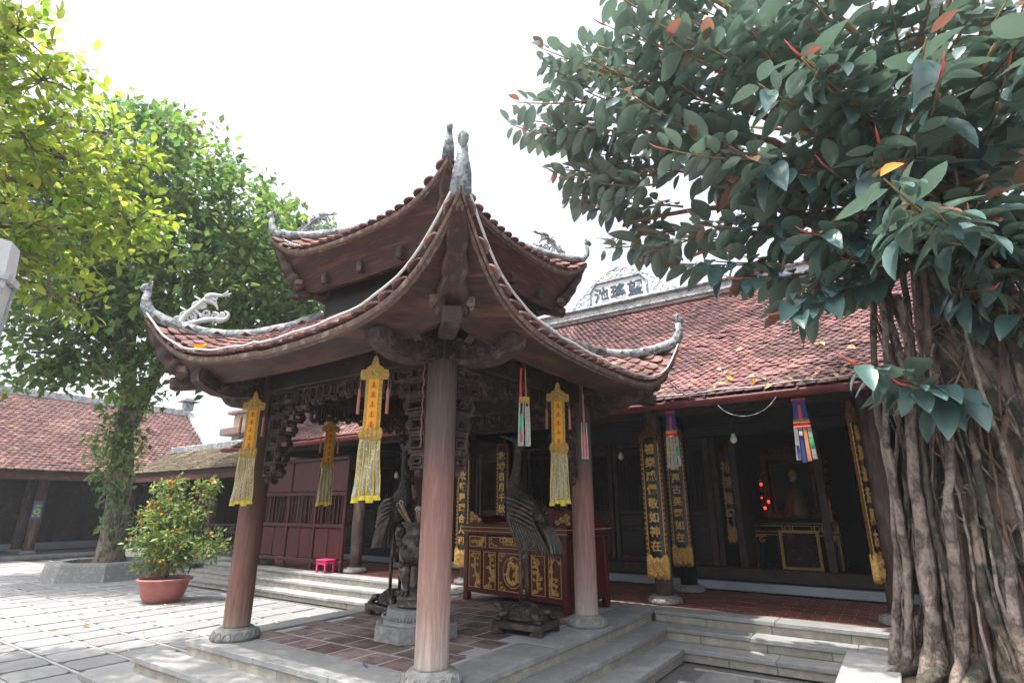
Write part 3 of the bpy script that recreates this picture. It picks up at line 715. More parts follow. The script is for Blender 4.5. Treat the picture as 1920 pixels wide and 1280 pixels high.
for a, b in zip(out[:-1], out[1:]):
    fr.tube([MP @ Vector((a[0], -.07, a[1])), MP @ Vector((b[0], -.07, b[1]))], .032, 6)
fr.build('plaque_frame', 'plaster_grey', plq)
o = MB()
for c, r0, st, sg in [((-.7, .8), .10, 0, 1), ((-.5, .86), .12, 1, -1), ((-.26, .92), .13, 2, 1), ((0, 1.0), .14, 3, -1), ((.26, .92), .13, 1, -1), ((.5, .86), .12, 0, 1), ((.7, .8), .10, 2, -1), ((0, .82), .10, 0, 1), ((-.12, 1.08), .07, 0, 1), ((.12, 1.08), .07, 0, -1),
                      ((-1.06, .36), .14, 1, 1), ((-1.12, .14), .13, 2, -1), ((-1.34, .18), .12, 0, 1), ((-1.55, .08), .09, 0, 1), ((1.06, .36), .14, 1, -1), ((1.12, .14), .13, 2, 1), ((1.34, .18), .12, 0, -1), ((1.55, .08), .09, 0, 1), ((-.38, .76), .08, 0, 1), ((.38, .76), .08, 1, 1)]:
    scroll(o, c, r0, 1.4, .035, MP, sg, 14, start=st)
for a, b in (((-1.6, .0), (-.95, .6)), ((1.6, .0), (.95, .6)), ((-.9, .66), (0, 1.14)), ((.9, .66), (0, 1.14))):
    o.tube([MP @ Vector((p.x, 0, p.z)) for p in bez([(a[0], 0, a[1]), ((a[0]+b[0])/2, 0, (a[1]+b[1])/2+.1), (b[0], 0, b[1])])], .03, 6)
o.build('plaque_scrollwork', 'plaster_white', plq, True)
def text(body, size, M, m, name, parent, offset=0., ext=.004, line=1.0):
    cu = bpy.data.curves.new(name, 'FONT'); cu.body = body; cu.size = size; cu.align_x = 'CENTER'; cu.align_y = 'CENTER'; cu.extrude = ext; cu.offset = offset; cu.space_line = line; cu.resolution_u = 3
    to = bpy.data.objects.new('tmp', cu); COL.objects.link(to); bpy.context.view_layer.update()
    me = bpy.data.meshes.new_from_object(to.evaluated_get(bpy.context.evaluated_depsgraph_get())); bpy.data.objects.remove(to); bpy.data.curves.remove(cu)
    me.name = name; me.materials.clear(); me.materials.append(MAT[m]); return put(name, me, parent, M)
def facing(x, y, z, rz=0): return T(x, y, z, rz) @ Matrix.Rotation(R(90), 4, 'X')      # text plane looking towards -Y
for i, ch in enumerate('池瑤望'):
    text(ch, .40, facing(PXc-.45+.45*i, RY-.145, PZ+.25), 'ink', 'character', plq, .012)
# gutter
gy, gz = EY-.03, 3.02
m = MB(); pts = []
prof = [(math.cos(a)*.085, math.sin(a)*.085) for a in [math.pi+math.pi*i/10 for i in range(11)]]; prof += [(x*.86, z) for x, z in prof[::-1]]
V = []; n = len(prof)
for x in np.linspace(-13.9, 4.4, 60):
    V += [(x, gy+a, gz+.085+b+.012*math.sin(x*.7)) for a, b in prof]
m.add(V, [(i*n+j, i*n+(j+1) % n, (i+1)*n+(j+1) % n, (i+1)*n+j) for i in range(59) for j in range(n)]+[tuple(range(n))[::-1], tuple(59*n+j for j in range(n))])
gut = m.build('gutter', 'red_gutter', hall, True)
for x in np.arange(-13.2, 4.2, 1.55): MB().tube([(x, gy-.09, gz+.09), (x, gy, gz-.012), (x, gy+.095, gz+.09)], .012, 5).build('gutter_strap', 'red_gutter', gut)
for x in np.arange(-13.4, 4.2, .62): MB().box((x, 8.55, 3.74), (.09, 2.0, .10), Matrix.Rotation(math.atan2(SL.z, SL.y), 4, 'X')).build('rafter', 'wood_black', hall)
# columns, beams
HC = [(-12.9, 8.25), (-9.62, 8.25), (-6.62, 8.25), (-3.0, 8.25), (-.2, 8.3), (3.4, 8.25)]
for x, y in HC:
    c = MB().lathe([(.125, P+.1), (.13, 1.4), (.12, 3.3)], 24, (x, y, 0)).build('column', 'column_hall', hall, True); lotus((x, y, P+.001), c, .23, .1, n=12)
for x in (-12.9, -9.62, -6.66, -3.05, .3, 3.4):
    c = MB().lathe([(.13, P+.1), (.14, 1.4), (.13, 4.5)], 24, (x, 9.55, 0)).build('column', 'wood_black', hall, True); lotus((x, 9.55, P+.001), c, .24, .1, n=12)
    MB().cbox((x, 8.9, 3.06), (.13, 1.2, .2), .015).build('tie_beam', 'wood_black', hall)
MB().cbox((-4.65, 8.27, 3.14), (17.9, .14, .2), .015).build('eave_purlin', 'wood_dark', hall)
MB().cbox((-4.65, 9.57, 4.1), (17.9, .14, .2), .015).build('purlin', 'wood_black', hall)
# door wall
WY = 10.12
MB().cbox((-4.65, WY+.0, .485), (17.9, .22, .13), .01).build('plinth', 'plinth', hall)
MB().cbox((-4.65, WY+.02, .67), (17.9, .2, .2), .02).build('threshold', 'wood_dark', hall)
MB().cbox((-4.65, WY+.02, 3.02), (17.9, .18, .22), .02).build('lintel', 'wood_black', hall)
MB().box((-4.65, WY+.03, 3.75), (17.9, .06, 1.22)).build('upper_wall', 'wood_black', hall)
def door(x0, x1, open_=False):
    cx = (x0+x1)/2; wd = x1-x0-.03
    fr = MB()
    for a in (x0+.045, x1-.045): fr.cbox((a, WY, 1.84), (.075, .07, 2.12), .008)
    for z in (.82, 1.35, 1.62, 2.72, 2.86): fr.cbox((cx, WY, z), (wd-.16, .06, .07), .008)
    d = fr.build('door', 'wood_dark', hall)
    MB().cbox((cx, WY+.005, 1.085), (wd-.17, .025, .45), .012).build('panel', 'wood_black', d)
    MB().cbox((cx, WY+.005, 1.485), (wd-.17, .025, .19), .012).build('panel', 'wood_black', d)
    MB().cbox((cx, WY+.005, 2.79), (wd-.17, .02, .06), .01).build('panel', 'wood_black', d)
    nb = 6
    for i in range(nb):
        x = x0+.1+(wd-.17)*(i+.5)/nb
        MB().lathe([(.011, 0), (.013, .1), (.02, .25), (.011, .4), (.022, .52), (.011, .64), (.02, .8), (.011, 1.02)], 8, (x, WY, 1.66)).build('lattice_bar', 'wood_dark', d, True)
for k in range(18):
    x = -13.1+.66*k
    if -2.75 < x+.33 < -.1: continue
    door(x, x+.64)
door(.1, .74); door(.76, 1.4); door(1.42, 2.06)
for x in (-2.72, -2.28, -1.0, -.18): MB().cbox((x, WY+.01, 1.84), (.12, .12, 2.14), .012).build('door_post', 'wood_dark', hall)
# opened door leaves, swung inwards
for x, s in ((-2.24, 1), (-.24, -1)):
    MB().cbox((x, WY+.42, 1.84), (.045, .7, 2.1), .01).build('door_leaf', 'wood_dark', hall)
# inner room shell
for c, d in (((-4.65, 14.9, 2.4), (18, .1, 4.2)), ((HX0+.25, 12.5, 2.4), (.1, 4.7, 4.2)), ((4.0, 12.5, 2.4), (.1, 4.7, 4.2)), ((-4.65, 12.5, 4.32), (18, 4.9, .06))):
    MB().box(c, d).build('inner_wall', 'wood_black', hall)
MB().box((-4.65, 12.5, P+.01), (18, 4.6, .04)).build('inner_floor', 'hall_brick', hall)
for x in (HX0+.2, 4.05):
    MB().add([(x, EY+.5, EZ-.0), (x, 16.3, EZ), (x, RY, RZZ-.1)], [(0, 1, 2)]).build('gable', 'wood_black', hall)
# fluorescent tube behind the doors
m = MB(); m.cbox((-7.6, 11.4, 2.86), (1.1, .05, .05), .01); tag(m.build('tube_lamp', 'tube_light'), 'lit white tube lamp inside the hall above the cabinet', 'lamp')

# ---------------------------------------------------------------- couplet boards
def couplet(x, y, z0, z1, wd, body, label, rz=0., deep=True):
    t = thing('couplet_board', label, 'couplet board', (x, y, z0), 'gilded couplet boards on the hall columns')
    M = T(x, y, 0, rz); H = z1-z0; zb = z0+.30; zt = z1-.26
    def cyl(u, z, bul=.0): return M @ Vector((u*wd/2, -.045*(1-u*u)-bul, z))
    b = MB(); b.grid(8, 1, lambda a, q: cyl((2*a-1)*.86, zb-.02+(zt-zb+.07)*q, .0)); b.grid(8, 1, lambda a, q: M @ Vector(((1-2*a)*wd*.43, .03, zb+(zt-zb)*q)))
    b.build('panel', 'lacquer_black', t, True)
    for s in (-1, 1):
        e = MB(); e.tube([M @ Vector((s*wd*.455, -.012, zb-.05+(zt-zb+.08)*i/10)) for i in range(11)], [wd*.055]*11, 8); ed = e.build('carved_border', 'gold_dark', t, True)
        q = MB()
        for i in range(int((zt-zb)/.07)):
            scroll(q, (s*wd*.455, zb+.035+i*.07), .018, 1.2, .005, M @ Matrix.Translation((0, -.04, 0)), 1 if i % 2 else -1, 8)
        q.tube([M @ Vector((s*wd*.39, -.03, zb-.02)), M @ Vector((s*wd*.39, -.03, zt+.04))], .007, 5)
        q.build('border_relief', 'gold', ed)
    c = MB(); poly = [(-.5, 0), (-.49, .10), (-.42, .15), (-.36, .14), (-.30, .20), (-.2, .2), (-.14, .26), (-.06, .26), (0, .31), (.06, .26), (.14, .26), (.2, .2), (.30, .20), (.36, .14), (.42, .15), (.49, .10), (.5, 0), (.38, .0), (.30, .06), (.15, .10), (0, .11), (-.15, .10), (-.30, .06), (-.38, 0)]
    c.prism([(a*wd, b_) for a, b_ in poly], .05, M @ Matrix.Translation((0, -.02, zt)))
    for q, r0 in (((-.3, .12), .045), ((.3, .12), .045), ((-.12, .17), .045), ((.12, .17), .045), ((0, .22), .04), ((-.4, .06), .035), ((.4, .06), .035)):
        scroll(c, (q[0]*wd, q[1]), r0, 1.4, .012, M @ Matrix.Translation((0, -.05, zt)), 1 if q[0] > 0 else -1, 10)
    c.build('crest', 'gold_dark', t)
    f = MB(); poly = [(-.5, .30), (-.52, .05), (-.44, .0), (-.40, .05), (-.3, -.01), (-.15, .03), (0, 0), (.15, .03), (.3, -.01), (.40, .05), (.44, 0), (.52, .05), (.5, .30), (.32, .33), (.15, .27), (0, .30), (-.15, .27), (-.32, .33)]
    f.prism([(a*wd, b_) for a, b_ in poly], .07, M @ Matrix.Translation((0, -.02, z0)))
    for q, r0 in (((-.22, .2), .045), ((.22, .2), .045), ((0, .14), .05), ((-.33, .1), .045), ((.33, .1), .045), ((0, .23), .03), ((-.15, .07), .03), ((.15, .07), .03)):
        scroll(f, (q[0]*wd, q[1]), r0, 1.4, .016, M @ Matrix.Translation((0, -.06, z0)), 1 if q[0] > 0 else -1, 10)
    f.build('mask_foot', 'gold', t, True)
    n = len(body); step = (zt-zb-.04)/n
    for i, ch in enumerate(body):
        text(ch, step*.80, M @ facing(0, -.056, zt-.0-step*(i+.5)), 'gold', 'character', t, .004, .004)
couplet(-2.99, 8.08, .74, 2.90, .31, '禮樂威儀敬如神在', 'gilded couplet board low on the front hall column right of the pavilion')
couplet(-3.05, 9.38, .80, 3.10, .31, '名神山萬古英靈如在', 'gilded couplet board on the inner column, behind the small blue and red banner')
couplet(-6.60, 8.08, .70, 2.80, .29, '溫欽鼓舞瑞合人和', 'gilded couplet board on the front hall column left of the cabinet')
couplet(-6.64, 9.38, .82, 3.08, .30, '乾坤日月千秋德化', 'gilded couplet board on the inner column above the middle of the cabinet')
couplet(-5.75, 10.3, 1.2, 2.7, .2, '天聖神光', 'dim narrow couplet board behind the neck of the bronze crane')
couplet(-.36, 8.12, .88, 2.98, .30, '德澤流芳萬古', 'gilded couplet board seen edge-on beside the rubber tree roots', R(79))
couplet(-2.5, 10.6, 1.1, 2.8, .2, '福德聖母', 'dim narrow couplet board in the doorway left of the altar')

# ---------------------------------------------------------------- altar inside
al = thing('altar_table', 'black altar table with gold-edged fretted apron inside the hall', 'altar', (-1.75, 12.4, P))
MB().cbox((-1.75, 12.4, 1.42), (1.5, .6, .06), .01).build('table_top', 'lacquer_black', al)
m = MB(); M = T(-1.75, 12.085, 0)
for x0, x1 in ((-.74, -.2), (-.17, -.07), (-.04, .3), (.33, .43), (.46, .74)): ringbars(m, x0, 1.26, x1, 1.38, .016, .02, M)
for s in (-1, 1):
    m.box((-1.75+s*.62, 12.08, 1.18), (.22, .02, .025)); m.box((-1.75+s*.72, 12.08, .9), (.022, .02, .56)); scroll(m, (s*.6, 1.12), .06, 1.4, .014, M, s, 12)
m.box((-1.75, 12.08, 1.21), (1.5, .02, .018))
m.build('gilded_fret', 'gold', al)
for s in (-1, 1):
    for y in (12.15, 12.65): MB().cbox((-1.75+s*.70, y, .94), (.09, .07, .92), .012).build('leg', 'lacquer_black', al)
bx = thing('altar_stand', 'gold-framed panel standing below the altar table', 'panel', (-1.7, 12.0, P))
MB().box((-1.68, 12.03, .95), (.52, .04, .62)).build('panel', 'wood_carved', bx)
m = MB(); ringbars(m, -.34, .60, .34, 1.30, .05, .05, T(-1.68, 11.99, 0)); m.box((-1.68, 11.98, .57), (.8, .05, .03)); m.box((-1.68, 11.98, .5), (.8, .05, .03)); m.build('gilded_frame', 'gold', bx)
sh = thing('altar_shrine', 'carved gold-framed shrine cabinet above the altar', 'shrine', (-1.75, 12.75, 1.45))
m = MB(); M = T(-1.75, 12.72, 0); ringbars(m, -.56, 1.5, .56, 2.78, .10, .06, M); ringbars(m, -.40, 1.62, .40, 2.6, .045, .05, T(-1.75, 12.68, 0))
for i in range(7): scroll(m, (-.48+.16*i, 2.86-.02*abs(i-3)), .075, 1.4, .02, M, 1 if i % 2 else -1, 12)
for z in np.arange(1.6, 2.7, .16):
    for s in (-1, 1): scroll(m, (s*.6, z), .06, 1.3, .018, M, s, 10)
m.build('gilded_frame', 'gold_dark', sh); MB().box((-1.75, 12.9, 2.12), (.86, .04, 1.1)).build('back_panel', 'wood_black', sh)
st = thing('altar_statue', 'small pale-faced statue in gold robe seated in the shrine', 'statue', (-1.72, 12.7, 1.5))
m = MB(); m.lathe([(.24, 1.5), (.25, 1.6), (.2, 1.8), (.17, 2.0), (.13, 2.1), (.06, 2.17), (.05, 2.2)], 20, (-1.72, 12.62, 0)); m.build('robe', 'silk_gold', st, True)
m = MB(); m.ell((-1.72, 12.62, 2.29), (.075, .08, .10), 14, 10); m.ell((-1.72, 12.545, 2.28), (.012, .02, .02), 6, 5); m.build('head', 'skin_statue', st, True)
m = MB(); m.lathe([(.08, 2.33), (.085, 2.37), (.05, 2.42), (.02, 2.45)], 14, (-1.72, 12.62, 0)); m.build('crown', 'gold', st, True)
for i, (x, z) in enumerate([(-2.28, 2.16), (-2.18, 1.82), (-2.26, 1.70), (-2.3, 1.9)]):
    t = thing('altar_light', ['uppermost glowing red altar light', 'rightmost glowing red altar light', 'lowest glowing red altar light', 'dim red altar light between the others'][i], 'lamp', (x, 12.3, z-.1), 'red altar lights')
    MB().ell((x, 12.3, z), (.026, .026, .032) if i < 3 else (.015, .015, .018), 10, 7).build('bulb', 'red_light', t, True)
    MB().lathe([(.03, z-.06), (.012, z-.05), (.012, z-.03)], 10, (x, 12.3, 0)).build('holder', 'gold_dark', t, True)
t = thing('altar_candlestick', 'slim brass candlestick on the right of the altar table', 'candlestick', (-1.12, 12.35, 1.45))
MB().lathe([(.06, 1.452), (.06, 1.47), (.015, 1.5), (.02, 1.6), (.012, 1.7), (.03, 1.74), (.01, 1.86)], 12, (-1.12, 12.3, 0)).build('stem', 'gold', t, True)

# ---------------------------------------------------------------- red screen, stool, bulbs, wires
scn = thing('wooden_screen', 'red lacquered wooden screen with turned balusters on the hall veranda', 'screen', (-11.3, 8.2, P))
sx0, sx1, sy = -12.78, -9.80, 8.02
n = 3; W3 = (sx1-sx0)/n
for i in range(n+1):
    x = sx0+W3*i; MB().cbox((x, sy, 1.62), (.075, .075, 2.36), .008).build('post', 'red_wood', scn)
for z in (.60, 1.33, 2.0, 2.76): MB().cbox(((sx0+sx1)/2, sy-.006, z), (sx1-sx0+.08, .085, .075), .008).build('rail', 'red_wood', scn)
for i in range(n):
    xa = sx0+W3*i+.04; xb = xa+W3-.08
    for j in range(2):
        a, b = xa+(xb-xa)*j/2+.02, xa+(xb-xa)*(j+1)/2-.02
        MB().cbox(((a+b)/2, sy, .965), (b-a, .03, .62), .014).build('panel', 'red_wood', scn)
    MB().cbox(((xa+xb)/2, sy, .965), (.05, .06, .65), .008).build('muntin', 'red_wood', scn)
    MB().cbox(((xa+xb)/2, sy, 2.38), (xb-xa-.03, .03, .66), .014).build('panel', 'red_wood', scn)
    for j in range(7):
        x = xa+(xb-xa)*(j+.5)/7
        MB().lathe([(.017, 0), (.02, .05), (.013, .08), (.026, .16), (.014, .24), (.02, .3), (.014, .36), (.026, .44), (.013, .52), (.02, .56), (.017, .6)], 8, (x, sy, 1.37)).build('baluster', 'red_wood', scn, True)
st = thing('plastic_stool', 'small bright pink plastic stool at the foot of the red screen', 'stool', (-10.05, 7.8, P))
sm_ = MB(); sm_.cbox((-10.05, 7.83, P+.25), (.32, .26, .03), .012); sm_.build('seat', 'pink_plastic', st)
for a in (-1, 1):
    for b in (-1, 1): MB().cbox((-10.05+a*.13, 7.83+b*.10, P+.118), (.045, .04, .235), .008).build('leg', 'pink_plastic', st)
for s in (-1, 1): MB().cbox((-10.05, 7.83+s*.105, P+.19), (.24, .02, .05), .005).build('apron', 'pink_plastic', st)
for i, (x, y, z, l) in enumerate([(-9.35, 9.0, 2.42, .5), (-1.85, 8.4, 2.68, .25), (-4.0, 9.3, 2.6, .3)]):
    t = thing('hanging_bulb', ['bare bulb hanging behind the yellow banner beside the red screen', 'bare bulb hanging under the hall eave above the altar doors', 'bare bulb hanging under the veranda beside the right pavilion column'][i], 'light bulb', (x, y, z), 'bare bulbs under the veranda')
    MB().lathe([(.012, -.08), (.045, -.05), (.05, -.02), (.03, .03), (.022, .06)], 14, (x, y, z)).build('bulb', 'bulb', t, True)
    MB().lathe([(.024, .06), (.024, .11), (.008, .13)], 10, (x, y, z)).build('socket', 'wood_black', t, True)
    MB().tube([(x, y, z+.12), (x, y, z+l)], .004, 5).build('flex', 'wire', t)
m = MB(); m.tube(bez([(-1.75, 7.3, 2.98), (-1.55, 7.28, 2.72), (-1.2, 7.28, 2.78), (-1.05, 7.3, 3.02)], 20), .005, 5); tag(m.build('slack_wire', 'plaster_grey', None, True), 'pale slack wire drooping below the red hall gutter', 'wire')
m = MB(); m.tube([hroof(-3.6+.12*i, .012+.006*math.sin(i*.9))+nrm*.035 for i in range(40)], .007, 5); tag(m.build('roof_wire', 'cable', None, True), 'grey wire lying along the lowest tile course of the hall roof', 'wire')
m = MB(); m.tube(bez([(-2.33, 7.1, 3.35), (-2.2, 7.25, 3.2), (-2.1, 7.35, 3.05), (-1.9, 7.3, 3.12)], 14), .008, 5); tag(m.build('tie_wire', 'wire', None, True), 'dark wire from the pavilion roof corner down to the hall gutter', 'wire')
# ---------------------------------------------------------------- donation cabinet
CA, CB = Vector((-5.58, 6.86, 0)), Vector((-3.64, 6.56, 0)); cdir = (CB-CA).normalized(); cang = math.atan2(cdir.y, cdir.x)
CWD = (CB-CA).length; CDP = .95; CM = T(CA.x, CA.y, P, cang)
cab = thing('donation_cabinet', 'dark red lacquered offering cabinet with gold carved panels and lettering', 'cabinet', (CA+CB)/2+Vector((.1, .5, P)))
def cb(x, y, z, dx, dy, dz, name, m, par=None, b=.008): return MB().cbox(CM @ Vector((x, y, z)), (dx, dy, dz), b, CM).build(name, m, par or cab)
cb(CWD/2, CDP/2, .50, CWD-.05, CDP-.05, .76, 'carcass', 'cabinet_red')
for x in (.045, CWD-.045):
    for y in (.045, CDP-.045): cb(x, y, .465, .09, .09, .93, 'leg', 'cabinet_red')
cb(CWD/2, .03, .135, CWD-.18, .05, .05, 'bottom_rail', 'cabinet_red')
cb(CWD-.03, CDP/2, .135, .05, CDP-.18, .05, 'bottom_rail', 'cabinet_red')
cb(CWD-.022, CDP/2, .52, .02, CDP-.24, .60, 'side_panel', 'cabinet_red')
tp = cb(CWD/2, CDP/2, .985, CWD+.08, CDP+.08, .05, 'table_top', 'cabinet_red'); cb(CWD/2, CDP/2, .935, CWD+.02, CDP+.02, .045, 'cornice', 'cabinet_red'); cb(CWD/2, CDP/2, 1.035, CWD+.0, CDP+.0, .045, 'upper_slab', 'cabinet_red')
m = MB()
for z in (.958, 1.012): m.cbox(CM @ Vector((CWD/2, -.042, z)), (CWD+.1, .008, .010), .002, CM)
m.cbox(CM @ Vector((CWD+.042, CDP/2, 1.012)), (.008, CDP+.06, .010), .002, CM); m.build('gold_line', 'gold', cab)
# gallery at the ends
for x, s in ((.0, 1), (CWD, -1)):
    M = CM @ T(x, .12, 1.06); mm = MB(); mm.prism([(s*a, b) for a, b in [(0, 0), (0, .17), (.05, .19), (.1, .15), (.16, .14), (.2, .09), (.27, .07), (.32, 0)]], .035, M)
    gl = mm.build('end_gallery', 'cabinet_red', cab); q = MB()
    for c, r0 in (((.06, .12), .045), ((.14, .08), .045), ((.22, .045), .035), ((.05, .045), .04)): scroll(q, (s*c[0], c[1]), r0, 1.4, .012, M @ Matrix.Translation((0, -.022, 0)), s, 12)
    q.build('gold_scroll', 'gold', gl)
    M2 = CM @ T(x, .15, 1.06, R(90)); MB().prism([(0, 0), (0, .15), (.1, .12), (.3, .10), (.5, .12), (.7, .1), (.78, 0)], .03, M2).build('side_gallery', 'cabinet_red', gl)
M = CM @ T(CWD*.5, CDP-.1, 1.06); mm = MB(); mm.prism([(-.4, 0), (-.36, .1), (-.2, .16), (0, .22), (.2, .16), (.36, .1), (.4, 0)], .04, M); mm.build('back_gallery', 'cabinet_red', cab)
def rect_line(m, x0, z0, x1, z1, th=.009):
    ringbars(m, x0, z0, x1, z1, th, .01, CM @ T(0, -.0, 0) )
cols_ = [(.10, .37), (.41, .68), (.72, 1.30), (1.34, 1.60), (1.64, 1.87)]
Mf = CM @ Matrix.Translation((0, .022, 0)); lines = MB()
pb = MB()
for (a, b) in cols_: pb.cbox(CM @ Vector(((a+b)/2, .02, .43)), (b-a, .015, .52), .004, CM)
for a, b in ((.10, .48), (.52, 1.45), (1.49, 1.87)): pb.cbox(CM @ Vector(((a+b)/2, .02, .81)), (b-a, .015, .17), .004, CM)
pb.build('front_panels', 'cabinet_red', cab)
for (a, b) in cols_: ringbars(lines, a+.012, .182, b-.012, .678, .008, .012, CM @ Matrix.Translation((0, .010, 0)))
for a, b in ((.10, .48), (.52, 1.45), (1.49, 1.87)): ringbars(lines, a+.012, .737, b-.012, .883, .008, .012, CM @ Matrix.Translation((0, .010, 0)))
lines.build('gold_line', 'gold', cab)
def carve(m, x0, z0, x1, z1, n, seed):
    rr = random.Random(seed); Mq = CM @ Matrix.Translation((0, .008, 0))
    px, pz = x0+(x1-x0)*rr.uniform(.35, .65), z0
    st = [(px, pz)]
    for i in range(6): px = min(x1-.03, max(x0+.03, px+rr.uniform(-.06, .06))); st.append((px, z0+(z1-z0)*(i+1)/6))
    m.tube([Mq @ Vector((a, 0, b)) for a, b in st], [.012]*6+[.006], 6)
    for i in range(n):
        a, b = rr.choice(st); x = min(x1-.02, max(x0+.02, a+rr.uniform(-.08, .08))); z = min(z1-.01, max(z0, b+rr.uniform(-.05, .05)))
        if rr.random() < .5:
            for k in range(5):
                an = 2*math.pi*k/5+rr.random(); m.ell(Mq @ Vector((x+.017*math.cos(an), -.004, z+.017*math.sin(an))), (.014, .010, .008), 6, 4, CM)
        else: scroll(m, (x, z), rr.uniform(.018, .032), 1.2, .008, Mq, rr.choice((1, -1)), 8, start=rr.random()*6)
        m.tube([Mq @ Vector((a, 0, b)), Mq @ Vector((x, 0, z))], .005, 4)
for i, (a, b) in enumerate(cols_):
    if i == 2: continue
    m = MB(); carve(m, a+.03, .21, b-.03, .65, 22, i); m.build('gilded_carving', 'gold', cab, True)
for i, (a, b) in enumerate(((.10, .48), (1.49, 1.87))):
    m = MB(); carve(m, a+.05, .76, b-.05, .86, 12, 20+i)
    for k in range(6): scroll(m, (a+.08+.045*k, .81), .028, 1.3, .009, CM @ Matrix.Translation((0, .008, 0)), 1 if k % 2 else -1, 10)
    m.build('gilded_carving', 'gold', cab, True)
m = MB(); Mq = CM @ Matrix.Translation((1.01, .008, .43)); m.tube([Mq @ Vector((.185*math.cos(a), 0, .20*math.sin(a))) for a in np.linspace(0, 2*math.pi, 40)], .007, 6, False)
dr = [Mq @ Vector((.13*math.cos(a)*(1-.05*a/6)*(.55+.45*abs(math.sin(a*.9+.6))), -.005, .15*math.sin(a*1.0)*(.6+.4*abs(math.cos(a*1.3))))) for a in np.linspace(.3, 7.2, 46)]
m.tube(dr, [.014+.012*math.sin(math.pi*i/45) for i in range(46)], 7)
rr = random.Random(4)
for i in range(34):
    an = rr.random()*6.28; r0 = .17*math.sqrt(rr.random()); scroll(m, (r0*math.cos(an), r0*1.08*math.sin(an)), rr.uniform(.014, .028), 1.2, .008, Mq, rr.choice((1, -1)), 8, start=rr.random()*6)
for sx in (-1, 1):
    for sz in (-1, 1):
        for c, r0 in (((.225, .215), .028), ((.165, .23), .022), ((.238, .155), .022), ((.2, .2), .016)): scroll(m, (sx*c[0], sz*c[1]), r0, 1.4, .006, Mq, sx*sz, 12)
m.build('gilded_dragon_medallion', 'gold', cab, True)
for c in (.58, 1.39):
    m = MB(); s = 1 if c < 1 else -1
    for q, r0 in (((0, .845), .02), ((.0, .79), .028), ((.05, .772), .018), ((.1, .765), .014)): scroll(m, (c+s*q[0], q[1]), r0, 1.4, .006, CM @ Matrix.Translation((0, .008, 0)), s, 10)
    m.build('gold_scroll', 'gold', cab)
text('CÔNG ĐỨC', .088, CM @ facing(.985, .010, .842), 'gold', 'lettering', cab, .003)
text('THẬP PHƯƠNG', .052, CM @ facing(.985, .010, .785), 'gold', 'lettering', cab, .0005)
cb(.985, .008, .755, .30, .012, .014, 'coin_slot', 'lacquer_black', None, .002)
cb(CWD-.008, .32, .77, .012, .09, .03, 'lock', 'iron')

